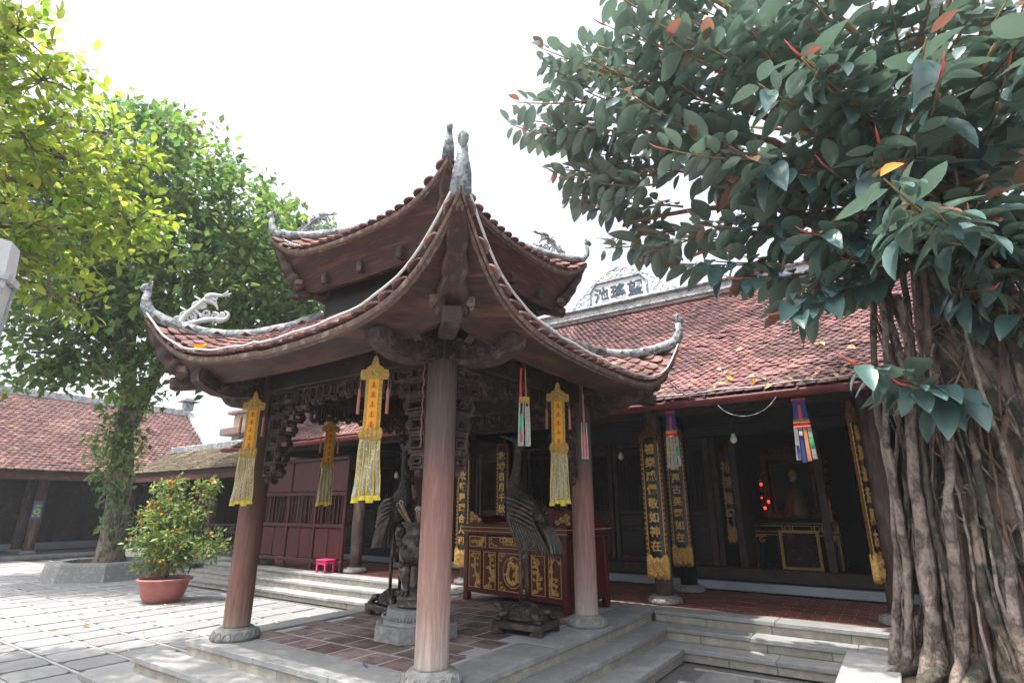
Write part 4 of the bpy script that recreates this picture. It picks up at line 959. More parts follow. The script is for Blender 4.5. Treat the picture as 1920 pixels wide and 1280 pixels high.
# ---------------------------------------------------------------- bronze cranes on turtles
def crane(label, loc, rz, lead):
    t = thing('crane_statue', label, 'statue', loc, 'bronze crane statues flanking the censer')
    M = T(loc[0], loc[1], loc[2], rz)     # local +X = the way the crane faces
    def w_(p): return M @ Vector(p)
    # low table under the turtle
    m = MB(); m.cbox(w_((0, 0, .085)), (.62, .46, .07), .01, M)
    for a in (-1, 1):
        for b in (-1, 1): m.prism([(-.08, 0), (.07, 0), (.07, .015), (.03, .052), (-.08, .052)] if a < 0 else [(.08, 0), (-.07, 0), (-.07, .015), (-.03, .052), (.08, .052)], .07, M @ Matrix.Translation((a*.225, b*.185, 0)))
    m.build('plinth', 'bronze', t)
    m = MB(); V = []; NA, NB = 28, 10
    def dome(i, j):
        a = 2*math.pi*i/NA; b = j/NB*math.pi/2; r = math.cos(b)
        bump = 1+.035*math.cos(a*6)*math.sin(2*b)
        return w_((.235*r*math.cos(a)*bump, .175*r*math.sin(a)*bump, .135+.15*math.sin(b)))
    m.add([dome(i, j) for j in range(NB+1) for i in range(NA)], [(j*NA+i, j*NA+(i+1) % NA, (j+1)*NA+(i+1) % NA, (j+1)*NA+i) for j in range(NB) for i in range(NA)])
    sh = m.build('turtle_shell', 'bronze_scaled', t, True)
    m = MB()
    for ring, (rr_, zz, cnt) in enumerate(((.0, .287, 1), (.55, .255, 6), (.86, .20, 12))):
        for q in range(cnt):
            a = 2*math.pi*(q+.5*(ring % 2))/cnt; c = Vector((.235*rr_*math.cos(a), .175*rr_*math.sin(a), zz)); nn = Vector((c.x*1.2, c.y*1.8, .12+c.z*.4)).normalized(); tx = nn.orthogonal().normalized(); ty = nn.cross(tx)
            for rad in (.05, .03, .014):
                m.tube([w_(c+(tx*math.cos(g_)+ty*math.sin(g_))*rad+nn*.006) for g_ in np.linspace(0, 2*math.pi, 9)], .005, 5, False)
    m.build('shell_scutes', 'bronze', sh, True)
    m = MB()
    for a, b in ((.19, .14), (.19, -.14), (-.19, .14), (-.19, -.14)):
        m = MB(); m.tube([w_((a*.8, b*.8, .19)), w_((a*1.1, b*1.1, .185)), w_((a*1.22, b*1.25, .14))], [.045, .045, .035], 8); m.ell(w_((a*1.28, b*1.3, .135)), (.05, .04, .022), 8, 5, M); m.build('turtle_foot', 'bronze', t, True)
    m = MB(); m.tube([w_((.2, 0, .17)), w_((.28, 0, .19)), w_((.33, 0, .23))], [.045, .042, .045], 8); m.ell(w_((.35, 0, .24)), (.055, .045, .04), 10, 7, M)
    m.build('turtle_head', 'bronze', t, True)
    for s in (-1, 1):
        m = MB(); m.tube([w_((.02, s*.07, .27)), w_((.015, s*.07, .50)), w_((.02, s*.068, .66)), w_((.03, s*.066, .70)), w_((.02, s*.066, .76)), w_((0, s*.066, 1.18))], [.022, .021, .022, .029, .023, .032], 10)
        for k in range(3): a = (k-1)*.7; m.tube([w_((.02, s*.07, .285)), w_((.02+.07*math.cos(a), s*.07+.07*math.sin(a), .27)), w_((.02+.1*math.cos(a), s*.07+.1*math.sin(a), .235))], [.014, .011, .006], 6)
        m.build('leg', 'bronze', t, True)
    # body + neck + head in one surface
    ctr = bez([(-.25, 0, 1.12), (-.12, 0, 1.20), (.02, 0, 1.28), (.13, 0, 1.34), (.19, 0, 1.46), (.15, 0, 1.62), (.08, 0, 1.76), (.07, 0, 1.92), (.09, 0, 2.05)], 30)
    rad = []
    for i in range(31):
        q = i/30
        rad.append(float(np.interp(q, [0, .08, .2, .33, .45, .55, .65, .8, .9, .96, 1], [.04, .095, .145, .16, .135, .09, .06, .044, .038, .044, .03])))
    m = MB(); m.tube([w_(p) for p in ctr], rad, 16, True, .86)
    e = ctr[-1]; m.tube([w_(e+Vector((.0, 0, .0))), w_(e+Vector((.06, 0, .03))), w_(e+Vector((.16, 0, .06))), w_(e+Vector((.26, 0, .08)))], [.045, .036, .018, .006], 9); m.ell(w_(e), (.06, .042, .05), 12, 8, M)
    m.tube([w_(e+Vector((-.02, 0, .04))), w_(e+Vector((-.07, 0, .07))), w_(e+Vector((-.12, 0, .06)))], [.025, .018, .006], 7)
    m.build('body', 'bronze_scaled', t, True)
    # folded wings: covert shell and long primaries
    for s in (-1, 1):
        m = MB()
        m.grid(14, 10, lambda a, b: w_((.17-.36*a, s*(.12+.065*math.sin(math.pi*min(1, a*1.1))*math.sin(math.pi*(.15+.7*b))), 1.42-.30*b-.08*a+.03*math.sin(a*3))))
        wg = m.build('wing', 'bronze_scaled', t, True)
        for r_ in range(5):
            mm = MB(); mm.tube([w_((.15-.34*q-.01*r_, s*(.16+.045*math.sin(math.pi*(.2+.6*q))), 1.41-.055*r_-.05*q-.09*q*q)) for q in np.linspace(0, 1, 9)], [.012+.014*math.sin(math.pi*q) for q in np.linspace(0.02, .98, 9)], 6); mm.build('covert_feather', 'bronze', wg, True)
        for k in range(10):
            q = k/9; a0 = Vector((.10-.28*q, s*(.175-.03*q), 1.19-.04*q)); a1 = Vector((.03-.30*q, s*(.20-.05*q), 1.0)); a2 = Vector((-.05-.33*q, s*(.19-.06*q), .80-.03*q))
            mm = MB(); mm.tube([w_(p) for p in bez([a0, (a0+a1)/2+Vector((.03, s*.02, 0)), a1, a2], 9)], [.022, .026, .028, .03, .03, .029, .027, .024, .018, .008], 6, True, .55); mm.build('flight_feather', 'bronze', wg, True)
    for k in range(5):
        s = (k-2)/2; mm = MB(); mm.tube([w_(p) for p in bez([(-.20, s*.08, 1.12), (-.32, s*.09, 1.06), (-.38, s*.11, .92), (-.41, s*.13, .76)], 8)], [.03, .034, .036, .036, .035, .032, .028, .02, .008], 6, True, .5); mm.build('tail_feather', 'bronze', t, True)
    return t
crane('bronze crane on a turtle standing in front of the red cabinet', (-3.60, 5.52, P+.002), R(180+4), 1)
crane('bronze crane on a turtle half hidden behind the censer and front column', (-5.55, 5.42, P+.002), R(-12), 0)

# ---------------------------------------------------------------- censer on its stone pedestal
ux, uy = -4.47, 4.72
ur = thing('incense_censer', 'bronze three-legged incense censer on an octagonal stone pedestal', 'censer', (ux, uy, P))
def octp(r0, r1, z0, z1, name, m, par):
    b = MB(); a = [math.pi/8+math.pi/4*i for i in range(8)]
    V = [(ux+r0*math.cos(q), uy+r0*math.sin(q), z0) for q in a]+[(ux+r1*math.cos(q), uy+r1*math.sin(q), z1) for q in a]+[(ux+(r1-.015)*math.cos(q), uy+(r1-.015)*math.sin(q), z1+.012) for q in a]
    b.add(V, [(k*8+i, k*8+(i+1) % 8, (k+1)*8+(i+1) % 8, (k+1)*8+i) for k in range(2) for i in range(8)]+[tuple(range(16, 24))]); return b.build(name, m, par)
pd = octp(.46, .45, P, P+.13, 'pedestal', 'stone_carved', ur); octp(.37, .33, P+.142, P+.20, 'pedestal_tier', 'stone', pd); octp(.34, .335, P+.21, P+.27, 'pedestal_tier', 'stone', pd)
m = MB()
for i in range(64):
    a = 2*math.pi*i/64; m.ell((ux+.355*math.cos(a), uy+.355*math.sin(a), P+.205), (.014, .014, .016), 6, 4)
m.build('beading', 'stone', pd, True)
ub = P+.285; UZ = 1.2
UM = Matrix.Translation((ux, uy, ub)) @ Matrix.Diagonal((1.08, 1.08, UZ, 1)) @ Matrix.Translation((-ux, -uy, -ub))
m = MB(); m.lathe([(.20, 0), (.21, .02), (.19, .04), (.205, .07), (.20, .09), (.15, .115), (.15, .13)], 28, (ux, uy, ub)); m.build('foot_ring', 'bronze', ur, True).matrix_basis = UM
for i in range(3):
    a = 2*math.pi*i/3+2.4; D = Vector((math.cos(a), math.sin(a), 0)); c = Vector((ux, uy, ub))
    m = MB(); m.tube([c+D*.15+Vector((0, 0, .36)), c+D*.165+Vector((0, 0, .29)), c+D*.15+Vector((0, 0, .22)), c+D*.135+Vector((0, 0, .16)), c+D*.15+Vector((0, 0, .12)), c+D*.17+Vector((0, 0, .10))], [.055, .062, .045, .035, .04, .045], 12)
    m.ell(c+D*.205+Vector((0, 0, .305)), (.03, .03, .03), 8, 6); m.ell(c+D*.2+Vector((0, 0, .345)), (.035, .035, .02), 8, 6)
    for k in range(4):
        q = (k-1.5)*.26; d2 = Vector((math.cos(a+q), math.sin(a+q), 0)); m.tube([c+d2*.16+Vector((0, 0, .12)), c+d2*.2+Vector((0, 0, .125)), c+d2*.215+Vector((0, 0, .10))], [.018, .017, .008], 7)
    m.build('lion_leg', 'bronze', ur, True).matrix_basis = UM
m = MB(); m.lathe([(.06, .33), (.15, .345), (.20, .40), (.215, .47), (.205, .53), (.17, .585), (.145, .61), (.148, .65), (.19, .695), (.195, .71), (.17, .712), (.15, .70)], 36, (ux, uy, ub), lambda g_, z: 1+.02*math.sin(g_*9)*(1 if .4 < z < .58 else 0)); bowl = m.build('bowl', 'bronze', ur, True); bowl.matrix_basis = UM
m = MB(); 
for i in range(20):
    a = 2*math.pi*i/20; z = ub+.50+.035*math.sin(i*2.3); m.ell((ux+.212*math.cos(a), uy+.212*math.sin(a), z), (.03, .03, .022), 8, 5)
m.build('relief', 'bronze_scaled', bowl, True)
for s in (-1, 1):
    D = Vector((-.82*s, -.56*s, 0)); c = Vector((ux, uy, ub))
    m = MB(); m.tube(bez([c+D*.18+Vector((0, 0, .56)), c+D*.28+Vector((0, 0, .56)), c+D*.25+Vector((0, 0, .68)), c+D*.2+Vector((0, 0, .63)), c+D*.19+Vector((0, 0, .66))], 14), [.022]*8+[.03]*4+[.02]*3, 8); m.build('handle', 'bronze', ur, True).matrix_basis = UM
m = MB(); m.lathe([(.0, .70), (.165, .70), (.165, .698)], 24, (ux, uy, ub)); m.build('ash_bed', 'ash', ur).matrix_basis = UM
def sticks(label, cx, cy, n, lean, h, m_, curl):
    t = thing('incense_bundle', label, 'incense', (cx, cy, ub+.70*UZ), 'incense sticks in the censer')
    for i in range(n):
        a = random.random()*6.28; b = Vector((cx+.02*math.cos(a), cy+.02*math.sin(a), ub+.69*UZ)); e = b+Vector((lean[0]+random.uniform(-.03, .03), lean[1]+random.uniform(-.03, .03), h*random.uniform(.8, 1.1)))
        MB().tube([b, e], .0035, 5).build('stick', m_, t)
        if curl and i % 2: m = MB(); scroll(m, (0, .02), .035, .8, .003, Matrix.Translation(e), 1, 12); m.build('ash_curl', 'ash', t)
sticks('leaning bundle of pale incense sticks at the left of the censer', ux-.10, uy-.06, 9, (-.11, -.07), .2, 'leaf_dry', True)
sticks('upright cluster of red incense sticks in the middle of the censer', ux+.0, uy-.02, 16, (.0, .0), .14, 'incense', True)

# ---------------------------------------------------------------- hanging banners
def long_banner(label, x, y, z0, z1, rz, sway=.0, wd=.175):
    t = thing('hanging_banner', label, 'banner', (x, y, z0), 'long yellow banners hanging from the pavilion eaves')
    H = z1-z0; M = T(x, y, 0, rz); zh = z1-.05; zs = z1-H*.55
    W = wd/2
    MB().tube([M @ Vector((0, 0, z1-.02)), M @ Vector((0, 0, z1+.14))], .003, 4).build('string', 'wire', t)
    c = MB(); poly = [(-.66, -.13), (-.7, -.09), (-.66, -.05), (-.45, -.045), (-.33, -.02), (-.2, -.01), (-.13, .03), (-.1, .06), (0, .075), (.1, .06), (.13, .03), (.2, -.01), (.33, -.02), (.45, -.045), (.66, -.05), (.7, -.09), (.66, -.13)]
    c.prism([(a*wd, b) for a, b in poly], .018, M @ Matrix.Translation((0, 0, zh)))
    for a in (-.5, -.17, .17, .5): c.ell(M @ Vector((a*wd, -.012, zh-.085)), (.022, .008, .022), 8, 5, M)
    c.build('crest', 'banner_gold', t)
    def sheet(name, m, u0, u1, za, zb, off, par=t, amp=.004, n=10, flare=0., bow=0.):
        b = MB(); 
        def P_(a, q, o):
            z = za+(zb-za)*q; u = (u0+(u1-u0)*a); f_ = 1+flare*q
            return M @ Vector((u*W*f_, off+o+amp*math.sin(q*7+u*3)+bow*math.sin(math.pi*a), z))
        b.grid(4, n, lambda a, q: P_(a, q, -.002)); b.grid(4, n, lambda a, q: P_(1-a, q, .002)); return b.build(name, m, par, True)
    bd = sheet('upper_panel', 'banner_gold', -.82, .82, zh-.12, zs+.03, 0)
    sheet('orange_field', 'banner_orange', -.48, .48, zh-.13, zs+.05, -.008, bd)
    sheet('orange_field', 'banner_orange', -.48, .48, zh-.13, zs+.05, .008, bd)
    for i in range(5):
        q = MB(); zc = zh-.18-(zh-zs-.26)*i/4
        for k in range(3): q.box(M @ Vector((0, -.0125, zc+.016*(k-1))), (.05-.012*k, .003, .006), M)
        q.box(M @ Vector((0, -.0125, zc)), (.007, .003, .052), M); q.build('embroidered_mark', 'banner_red', bd)
    c = MB()
    for a in (-.7, -.35, 0, .35, .7): c.ell(M @ Vector((a*wd*.62, -.006, zs+.01)), (.026, .012, .05), 8, 6, M)
    c.cbox(M @ Vector((0, 0, zs-.03)), (wd*1.02, .016, .035), .005, M); c.build('lotus_band', 'banner_gold', t, True)
    for i in range(4):
        a = -1+.5*i; fl_ = .25*(1 if abs(sway) < .5 else 1.3)
        s_ = sheet('streamer', 'banner_silver', (a+.04)*.95, (a+.46)*.95, zs-.04, z0+.03+.015*(i % 2), .006*(i % 2), t, .016, 14, fl_*random.uniform(.6, 1.4), -.015)
        for e in ((a+.02), (a+.48)): sheet('streamer_edge', 'banner_yellow', (e-.035)*.95, (e+.035)*.95, zs-.04, z0+.01, .006*(i % 2)-.006, s_, .010, 14, fl_)
        sheet('streamer_tip', 'banner_yellow', a*.95*(1+fl_), (a+.5)*.95*(1+fl_), z0+.045, z0-.01+.02*(i % 2), -.004, s_, .003, 3, .1, -.02)
    for s in (-1, 1):
        q = MB(); q.tube([M @ Vector((s*wd*.66, 0, zh-.11)), M @ Vector((s*wd*.68, 0, zh-.2)), M @ Vector((s*wd*.69, 0, zh-.22)), M @ Vector((s*wd*.7, 0, zh-.42))], [.002, .003, .012, .014], 7); q.build('tassel', 'tassel', t)
vr = R(22)
long_banner('long yellow banner hanging beside the left pavilion column', -5.70, 3.30, 1.74, 2.92, R(35), -.9)
long_banner('long yellow banner hanging in front, between the left and front pavilion columns', -3.46, 3.02, 1.76, 2.92, R(30), -.6)
long_banner('shaded brownish yellow banner hanging at the back, before the red screen', -6.40, 4.87, 1.74, 2.90, R(70), -.3)
long_banner('long yellow banner hanging before the right pavilion column', -2.80, 4.94, 1.74, 2.96, R(42), .35)
def slim(label, x, y, z0, z1, rz, parts, wd=.08, grp='slim white-edged streamers on the right eave'):
    t = thing('hanging_streamer', label, 'streamer', (x, y, z0), grp); M = T(x, y, 0, rz); H = z1-z0
    MB().tube([M @ Vector((0, 0, z1-.02)), M @ Vector((0, 0, z1+.1))], .003, 4).build('string', 'wire', t)
    for (u0, u1, a, b, m_, o) in parts:
        q = MB()
        def P_(s, k, d): 
            z = z1-H*(a+(b-a)*k); f_ = 1+.5*(a+(b-a)*k)
            return M @ Vector(((u0+(u1-u0)*s)*wd*.5*f_, o+d+.006*math.sin(k*6+u0*2), z))
        q.grid(3, 8, lambda s, k: P_(s, k, -.002)); q.grid(3, 8, lambda s, k: P_(1-s, k, .002)); q.build('ribbon' if b-a > .3 else 'patch', m_, t, True)
    return t
slim('slim streamer with white edges and a green patch under the right eave', -2.70, 4.14, 2.24, 2.96, R(45), [(-.9, -.5, 0, .42, 'banner_red', 0), (.2, .5, 0, .42, 'tassel', 0), (-1, 1, .38, .46, 'banner_gold', -.006), (-1, -.75, .44, 1, 'cloth_white', 0), (-.3, -.12, .44, 1, 'cloth_white', -.004), (.15, .33, .44, 1, 'cloth_white', 0), (.8, 1, .44, .98, 'cloth_white', 0), (-.75, -.3, .6, .8, 'cloth_green', 0), (-.75, -.3, .8, .97, 'tassel', 0), (.33, .8, .5, .96, 'banner_silver', 0), (-.9, -.2, .95, 1.0, 'cloth_white', -.006), (.2, .9, .95, 1.0, 'cloth_white', -.006)])
slim('thin brown streamer with white outline near the right roof corner', -2.60, 5.13, 2.19, 2.86, R(45), [(-.2, .2, 0, .5, 'tassel', 0), (-.7, -.5, .45, 1, 'cloth_white', 0), (.5, .7, .45, 1, 'cloth_white', 0), (-.1, .05, .5, 1, 'cloth_white', 0), (-.5, -.1, .6, .97, 'tassel', 0), (.05, .5, .6, .97, 'banner_red', .002), (-.7, .7, .97, 1.0, 'cloth_white', 0)], .07)
cp = [(-.9, .9, 0, .34, 'cloth_blue', 0), (-.2, .2, 0, .34, 'banner_red', -.006), (-1, 1, 0, .05, 'banner_red', -.008), (-1, 1, .34, .39, 'banner_gold', -.004), (-1, 1, .39, .46, 'banner_red', -.006)]
slim('small blue and red banner hanging in front of the gilded boards', -2.43, 7.42, 2.22, 2.99, 0, cp+[(-1, -.55, .46, 1, 'cloth_white', 0), (-.45, -.05, .46, 1.02, 'cloth_white', .003), (.05, .45, .46, 1, 'banner_silver', 0), (.55, 1, .46, .97, 'cloth_white', .003), (-.95, -.6, .60, .80, 'banner_yellow', -.006), (.6, .95, .62, .80, 'cloth_green', -.006)], .13, 'small blue and red banners under the hall gutter')
slim('small blue and red banner with orange strips hanging before the altar', -.83, 7.42, 2.24, 2.99, 0, cp+[(-1, -.55, .46, .98, 'cloth_white', 0), (-.45, -.05, .46, 1.02, 'cloth_blue', .003), (.05, .45, .46, 1, 'cloth_orange', 0), (.55, 1, .46, .97, 'cloth_white', .003), (.6, .95, .62, .82, 'cloth_green', -.006), (-.45, -.05, .46, .6, 'cloth_white', -.004), (-.9, -.6, .75, .95, 'cloth_blue', -.006)], .15, 'small blue and red banners under the hall gutter')
# ---------------------------------------------------------------- side hall on the left, joining range, far house
def tiled_slope(parent, origin, ax, up, length, slope_len, tw, tl, m, name='roof_tiles'):
    """scale tiles as small wedges over a slope, one mesh"""
    nrow = int(slope_len/tl); ncol = int(length/tw); ax = Vector(ax); up = Vector(up); nn = ax.cross(up).normalized(); nn = nn if nn.z > 0 else -nn
    V = []; F = []
    tpl = [(-.48, 0, .022), (-.2, -.30, .030), (.2, -.30, .030), (.48, 0, .022), (.48, 1.15, .004), (-.48, 1.15, .004)]
    A, U, N_ = np.array(ax), np.array(up), np.array(nn); O_ = np.array(origin)
    for r_ in range(nrow):
        for c in range(ncol):
            o = O_+A*((c+.5+(.5 if r_ % 2 else 0))*tw)+U*(r_*tl)+N_*(random.gauss(0, .005)); k = len(V)
            tw_ = random.gauss(0, .06)
            for x, y, z in tpl: V.append(o+A*(x*tw)+U*(y*tl+x*tw*tw_)+N_*z)
            for x, y, z in tpl[:4]: V.append(o+A*(x*tw)+U*(y*tl)+N_*(z-.024))
            F += [(k, k+1, k+2, k+3), (k, k+3, k+4, k+5), (k+6, k+7, k+1, k), (k+7, k+8, k+2, k+1), (k+8, k+9, k+3, k+2)]
    return stuff(put(name, fmesh(name, np.array(V), np.array(F), m), parent))
sh = thing('side_hall', 'long low side hall with faded red tile roof beyond the tree planter', 'temple hall', (-26, 5, 0))
EX, EZ2, RX, RZ2 = -24.4, 2.93, -28.6, 6.05; YA, YB = -6, 13.2
m = MB(); m.add([(EX, YA, EZ2), (EX, YB, EZ2), (RX, YB, RZ2), (RX, YA, RZ2), (-32.8, YA, EZ2), (-32.8, YB, EZ2)], [(0, 1, 2, 3), (3, 2, 5, 4)]); m.add([(EX, YA, EZ2-.12), (EX, YB, EZ2-.12), (RX, YB, RZ2-.12), (RX, YA, RZ2-.12)], [(3, 2, 1, 0)]); m.add([(EX, YA, EZ2), (EX, YB, EZ2), (EX, YB, EZ2-.12), (EX, YA, EZ2-.12)], [(0, 3, 2, 1)])
rf = m.build('roof', 'wood_dark', sh); up = Vector((RX-EX, 0, RZ2-EZ2)); ul = up.length; up.normalize()
tiled_slope(rf, (EX+.03, YA, EZ2+.02), (0, 1, 0), up, YB-YA, ul, .2, .16, 'side_tile')
MB().cbox((RX, (YA+YB)/2, RZ2+.12), (.3, YB-YA, .32), .03).build('ridge', 'plaster', rf)
M = frame(((EX+RX)/2, YB+.02, (EZ2+RZ2)/2+.1), up, (0, 1, 0)); MB().cbox(M.translation, (ul, .3, .2), .03, M).build('verge', 'plaster', rf)
fn = MB(); fn.cbox((RX, YB-.1, RZ2+.45), (.4, .4, .4), .03); fn.cbox((RX, YB-.1, RZ2+.70), (.75, .75, .08), .03); fn.cbox((RX, YB-.1, RZ2+.80), (.5, .5, .1), .03); fn.build('ridge_end', 'plaster_grey', rf)
MB().box((EX-.02, (YA+YB)/2, EZ2-.22), (.08, YB-YA, .17)).build('fascia', 'fascia_dark', sh)
MB().box((-27.4, (YA+YB)/2, 1.55), (.1, YB-YA, 3.0)).build('wall', 'wood_black', sh)
for y in np.arange(-5.5, 13, .95):
    MB().cbox((-27.32, y, 1.5), (.05, .8, 2.2), .02).build('door_panel', 'wood_dark', sh)
    for z in (1.1, 1.7): MB().cbox((-27.28, y, z), (.03, .62, .05), .01).build('door_rail', 'wood_dark', sh)
MB().box((-27.3, (YA+YB)/2, .3), (.3, YB-YA, .25)).build('plinth', 'plinth', sh)
MB().cbox((-26.3, (YA+YB)/2, .07), (3.2, YB-YA, .14), .02).build('veranda_floor', 'stone', sh)
MB().add([(EX-.8, YB-.1, EZ2-.4), (-32.0, YB-.1, EZ2-.4), (RX, YB-.1, RZ2-.15)], [(0, 1, 2)]).build('gable', 'cream', sh)
for y in (-4.6, -1.6, 1.3, 4.3, 7.25, 10.2):
    for x in (-25.6, -26.9):
        c = MB().lathe([(.16, .14), (.17, 1.2), (.155, 2.75)], 18, (x, y, 0)).build('column', 'column_hall', sh, True)
        MB().lathe([(.27, .14), (.27, .2), (.2, .26)], 18, (x, y, 0)).build('column_base', 'stone', c, True)
    MB().cbox((-26.2, y, 2.72), (1.8, .14, .2), .02).build('tie_beam', 'wood_dark', sh)
em = thing('emblem_plaque', 'small bright blue, green and yellow emblem plaque on a side hall column', 'plaque', (-25.42, 7.2, 1.4))
M = T(-25.42, 7.18, 1.62, R(90)); MB().prism([(-.13, -.28), (.13, -.28), (.13, .30), (-.13, .30)], .02, M).build('plate', 'enamel', em)
for (u_, v_, r_, mm) in ((0, -.05, .10, 'enamel_yellow'), (0, -.05, .06, 'enamel_green'), (-.07, .12, .05, 'enamel_green'), (.07, .12, .05, 'enamel_green'), (0, .14, .035, 'enamel_yellow'), (-.08, -.2, .035, 'enamel_yellow'), (.08, -.2, .035, 'enamel_yellow')):
    k = MB(); k.prism([(u_+r_*math.cos(a), v_+r_*math.sin(a)) for a in np.linspace(0, 2*math.pi, 13)[:-1]], .03 if r_ > .07 else .04, M); k.build('disc', mm, em)
MB().prism([(-.12, .22), (.12, .22), (.12, .28), (-.12, .28)], .03, M).build('band', 'banner_red', em)

jr = thing('joining_range', 'low mossy-roofed range joining the side hall to the main hall', 'temple hall', (-18, 10.5, 0))
jx0, jx1 = -24.2, -13.95
m = MB(); m.add([(jx0, 9.4, 2.9), (jx1, 9.4, 2.9), (jx1, 11.2, 3.9), (jx0-1.2, 11.2, 3.9), (jx0, 9.4, 2.78), (jx1, 9.4, 2.78), (jx1, 13, 2.9), (jx0-1, 13, 2.9)], [(0, 1, 2, 3), (4, 5, 1, 0), (3, 2, 6, 7)]); m.add([(jx0, 9.4, 2.78), (jx1, 9.4, 2.78), (jx1, 11.2, 3.78), (jx0, 11.2, 3.78)], [(3, 2, 1, 0)])
rj = m.build('roof', 'wood_dark', jr); up = Vector((0, 1.8, 1.0)); ul = up.length; up.normalize()
tiled_slope(rj, (jx0, 9.37, 2.93), (1, 0, 0), up, jx1-jx0, ul, .17, .13, 'mossy_tile')
MB().cbox(((jx0+jx1)/2-.4, 11.2, 3.97), (jx1-jx0+.8, .28, .26), .03).build('ridge', 'plaster_grey', rj)
MB().box(((jx0+jx1)/2, 9.42, 2.68), (jx1-jx0, .07, .17)).build('fascia', 'fascia_dark', jr)
MB().box(((jx0+jx1)/2, 12.4, 1.5), (jx1-jx0+3, .1, 3)).build('wall', 'wood_black', jr)
MB().cbox(((jx0+jx1)/2, 11.0, .12), (jx1-jx0+2, 3.0, .24), .02).build('veranda_floor', 'stone', jr)
for x in (-22.6, -19.1, -16.0, -14.2):
    MB().lathe([(.15, .24), (.16, 1.2), (.15, 2.85)], 16, (x, 10.1, 0)).build('column', 'column_hall', jr, True)
rl = MB().cbox((-16.6, 9.85, 1.18), (5.2, .1, .07), .01).build('railing', 'wood_dark', jr)
for z in (.98, .5): MB().cbox((-16.6, 9.85, z), (5.2, .07, .05), .01).build('rail', 'wood_dark', rl)
for i in range(34): MB().box((-19.1+.153*i, 9.85, .74), (.04, .04, .44)).build('bar', 'wood_dark', rl)
for i in range(7): MB().cbox((-18.8+.75*i, 9.85, 1.08), (.26, .05, .12), .02).build('carved_block', 'wood_carved', rl)

fh = thing('far_house', 'cream-walled house showing above the joining range', 'house', (-30, 22, 0))
MB().box((-34, 25, 4.2), (13, 6, 8.4)).build('wall', 'cream', fh)
MB().cbox((-34, 25, 8.5), (13.8, 6.8, .25), .05).build('roof', 'side_tile', fh)
for i in range(5):
    wn = MB().box((-39+2.2*i, 21.98, 5.9), (1.1, .12, 1.5)).build('window', 'wood_dark', fh); MB().box((-39+2.2*i, 21.90, 5.9), (.9, .04, 1.3)).build('pane', 'glass_dark', wn)
MB().cbox((-34, 21.6, 7.0), (13.4, .9, .5), .03).build('ledge', 'wood_weathered', fh)

# ---------------------------------------------------------------- foliage helpers
def leaf_template(wd, ln, fold=.12, droop=.10, nsec=4):
    V = []; sec = [(0, .06), (.14, .58), (.32, .92), (.52, 1.0), (.70, .86), (.86, .52), (.95, .22), (1, .02)] if nsec == 6 else [(0, .06), (.22, .72), (.5, 1.0), (.78, .72), (1, .03)] if nsec == 4 else [(0, .12), (.45, 1.0), (1, .05)]
    for y, q in sec:
        z = -droop*ln*y*y
        V += [(-wd/2*q, y*ln, z+fold*wd*q), (0, y*ln, z), (wd/2*q, y*ln, z+fold*wd*q)]
    F = []
    for i in range(len(sec)-1):
        F += [(i*3, i*3+1, i*3+4, i*3+3), (i*3+1, i*3+2, i*3+5, i*3+4)]
    return np.array(V), np.array(F)
def leaves(pos, direc, nrm_, scale, tpl):
    """arrays: leaf base, direction of the leaf, approximate normal"""
    V0, F0 = tpl; y = direc/np.linalg.norm(direc, axis=1, keepdims=True); x = np.cross(y, nrm_); x /= np.maximum(1e-6, np.linalg.norm(x, axis=1, keepdims=True)); z = np.cross(x, y)
    V = pos[:, None, :]+scale[:, None, None]*(V0[None, :, 0:1]*x[:, None, :]+V0[None, :, 1:2]*y[:, None, :]+V0[None, :, 2:3]*z[:, None, :])
    k = len(V0); F = F0[None]+(np.arange(len(pos))*k)[:, None, None]
    return V.reshape(-1, 3), F.reshape(-1, F0.shape[1])
def rdir(n): v = RS.normal(size=(n, 3)); return v/np.linalg.norm(v, axis=1, keepdims=True)
def crown(blobs, per_m2, spread, lsize, tpl, parent, m, name='foliage', out=.5, clump=7, shell=.45):
    A, B_, C, S = [], [], [], []
    for (x, y, z, r_) in blobs:
        n = max(6, int(4*math.pi*r_*r_*per_m2/clump)); d = rdir(n); rad = r_*(shell+(1.08-shell)*RS.rand(n, 1)**.6); rad *= 1+.18*np.sin(d[:, :1]*5+x)*np.cos(d[:, 1:2]*4+y)
        c = np.array([[x, y, z]])+d*rad*np.array([[1, 1, .85]])
        for k in range(clump):
            p = c+RS.normal(size=(n, 3))*spread; dd = d*out+rdir(n)*.9+np.array([[0, 0, -.15]]); nn = rdir(n)*.7+np.array([[0, 0, 1.]])
            A.append(p); B_.append(dd); C.append(nn); S.append(lsize*(.6+.7*RS.rand(n)))
    V, F = leaves(np.concatenate(A), np.concatenate(B_), np.concatenate(C), np.concatenate(S), tpl)
    return stuff(put(name, fmesh(name, V, F, m), parent))
def limb(m, a, b, r0, r1, wob=.12, n=8):
    a, b = Vector(a), Vector(b); L_ = (b-a).length; pts = []
    for i in range(n+1):
        t = i/n; p = a.lerp(b, t); k = math.sin(math.pi*t)*wob*L_*.5
        pts.append(p+Vector((random.uniform(-k, k)*.5, random.uniform(-k, k)*.5, math.sin(math.pi*t)*.06*L_+random.uniform(-k, k)*.2)))
    m.tube(pts, [r0+(r1-r0)*i/n for i in range(n+1)], 8)

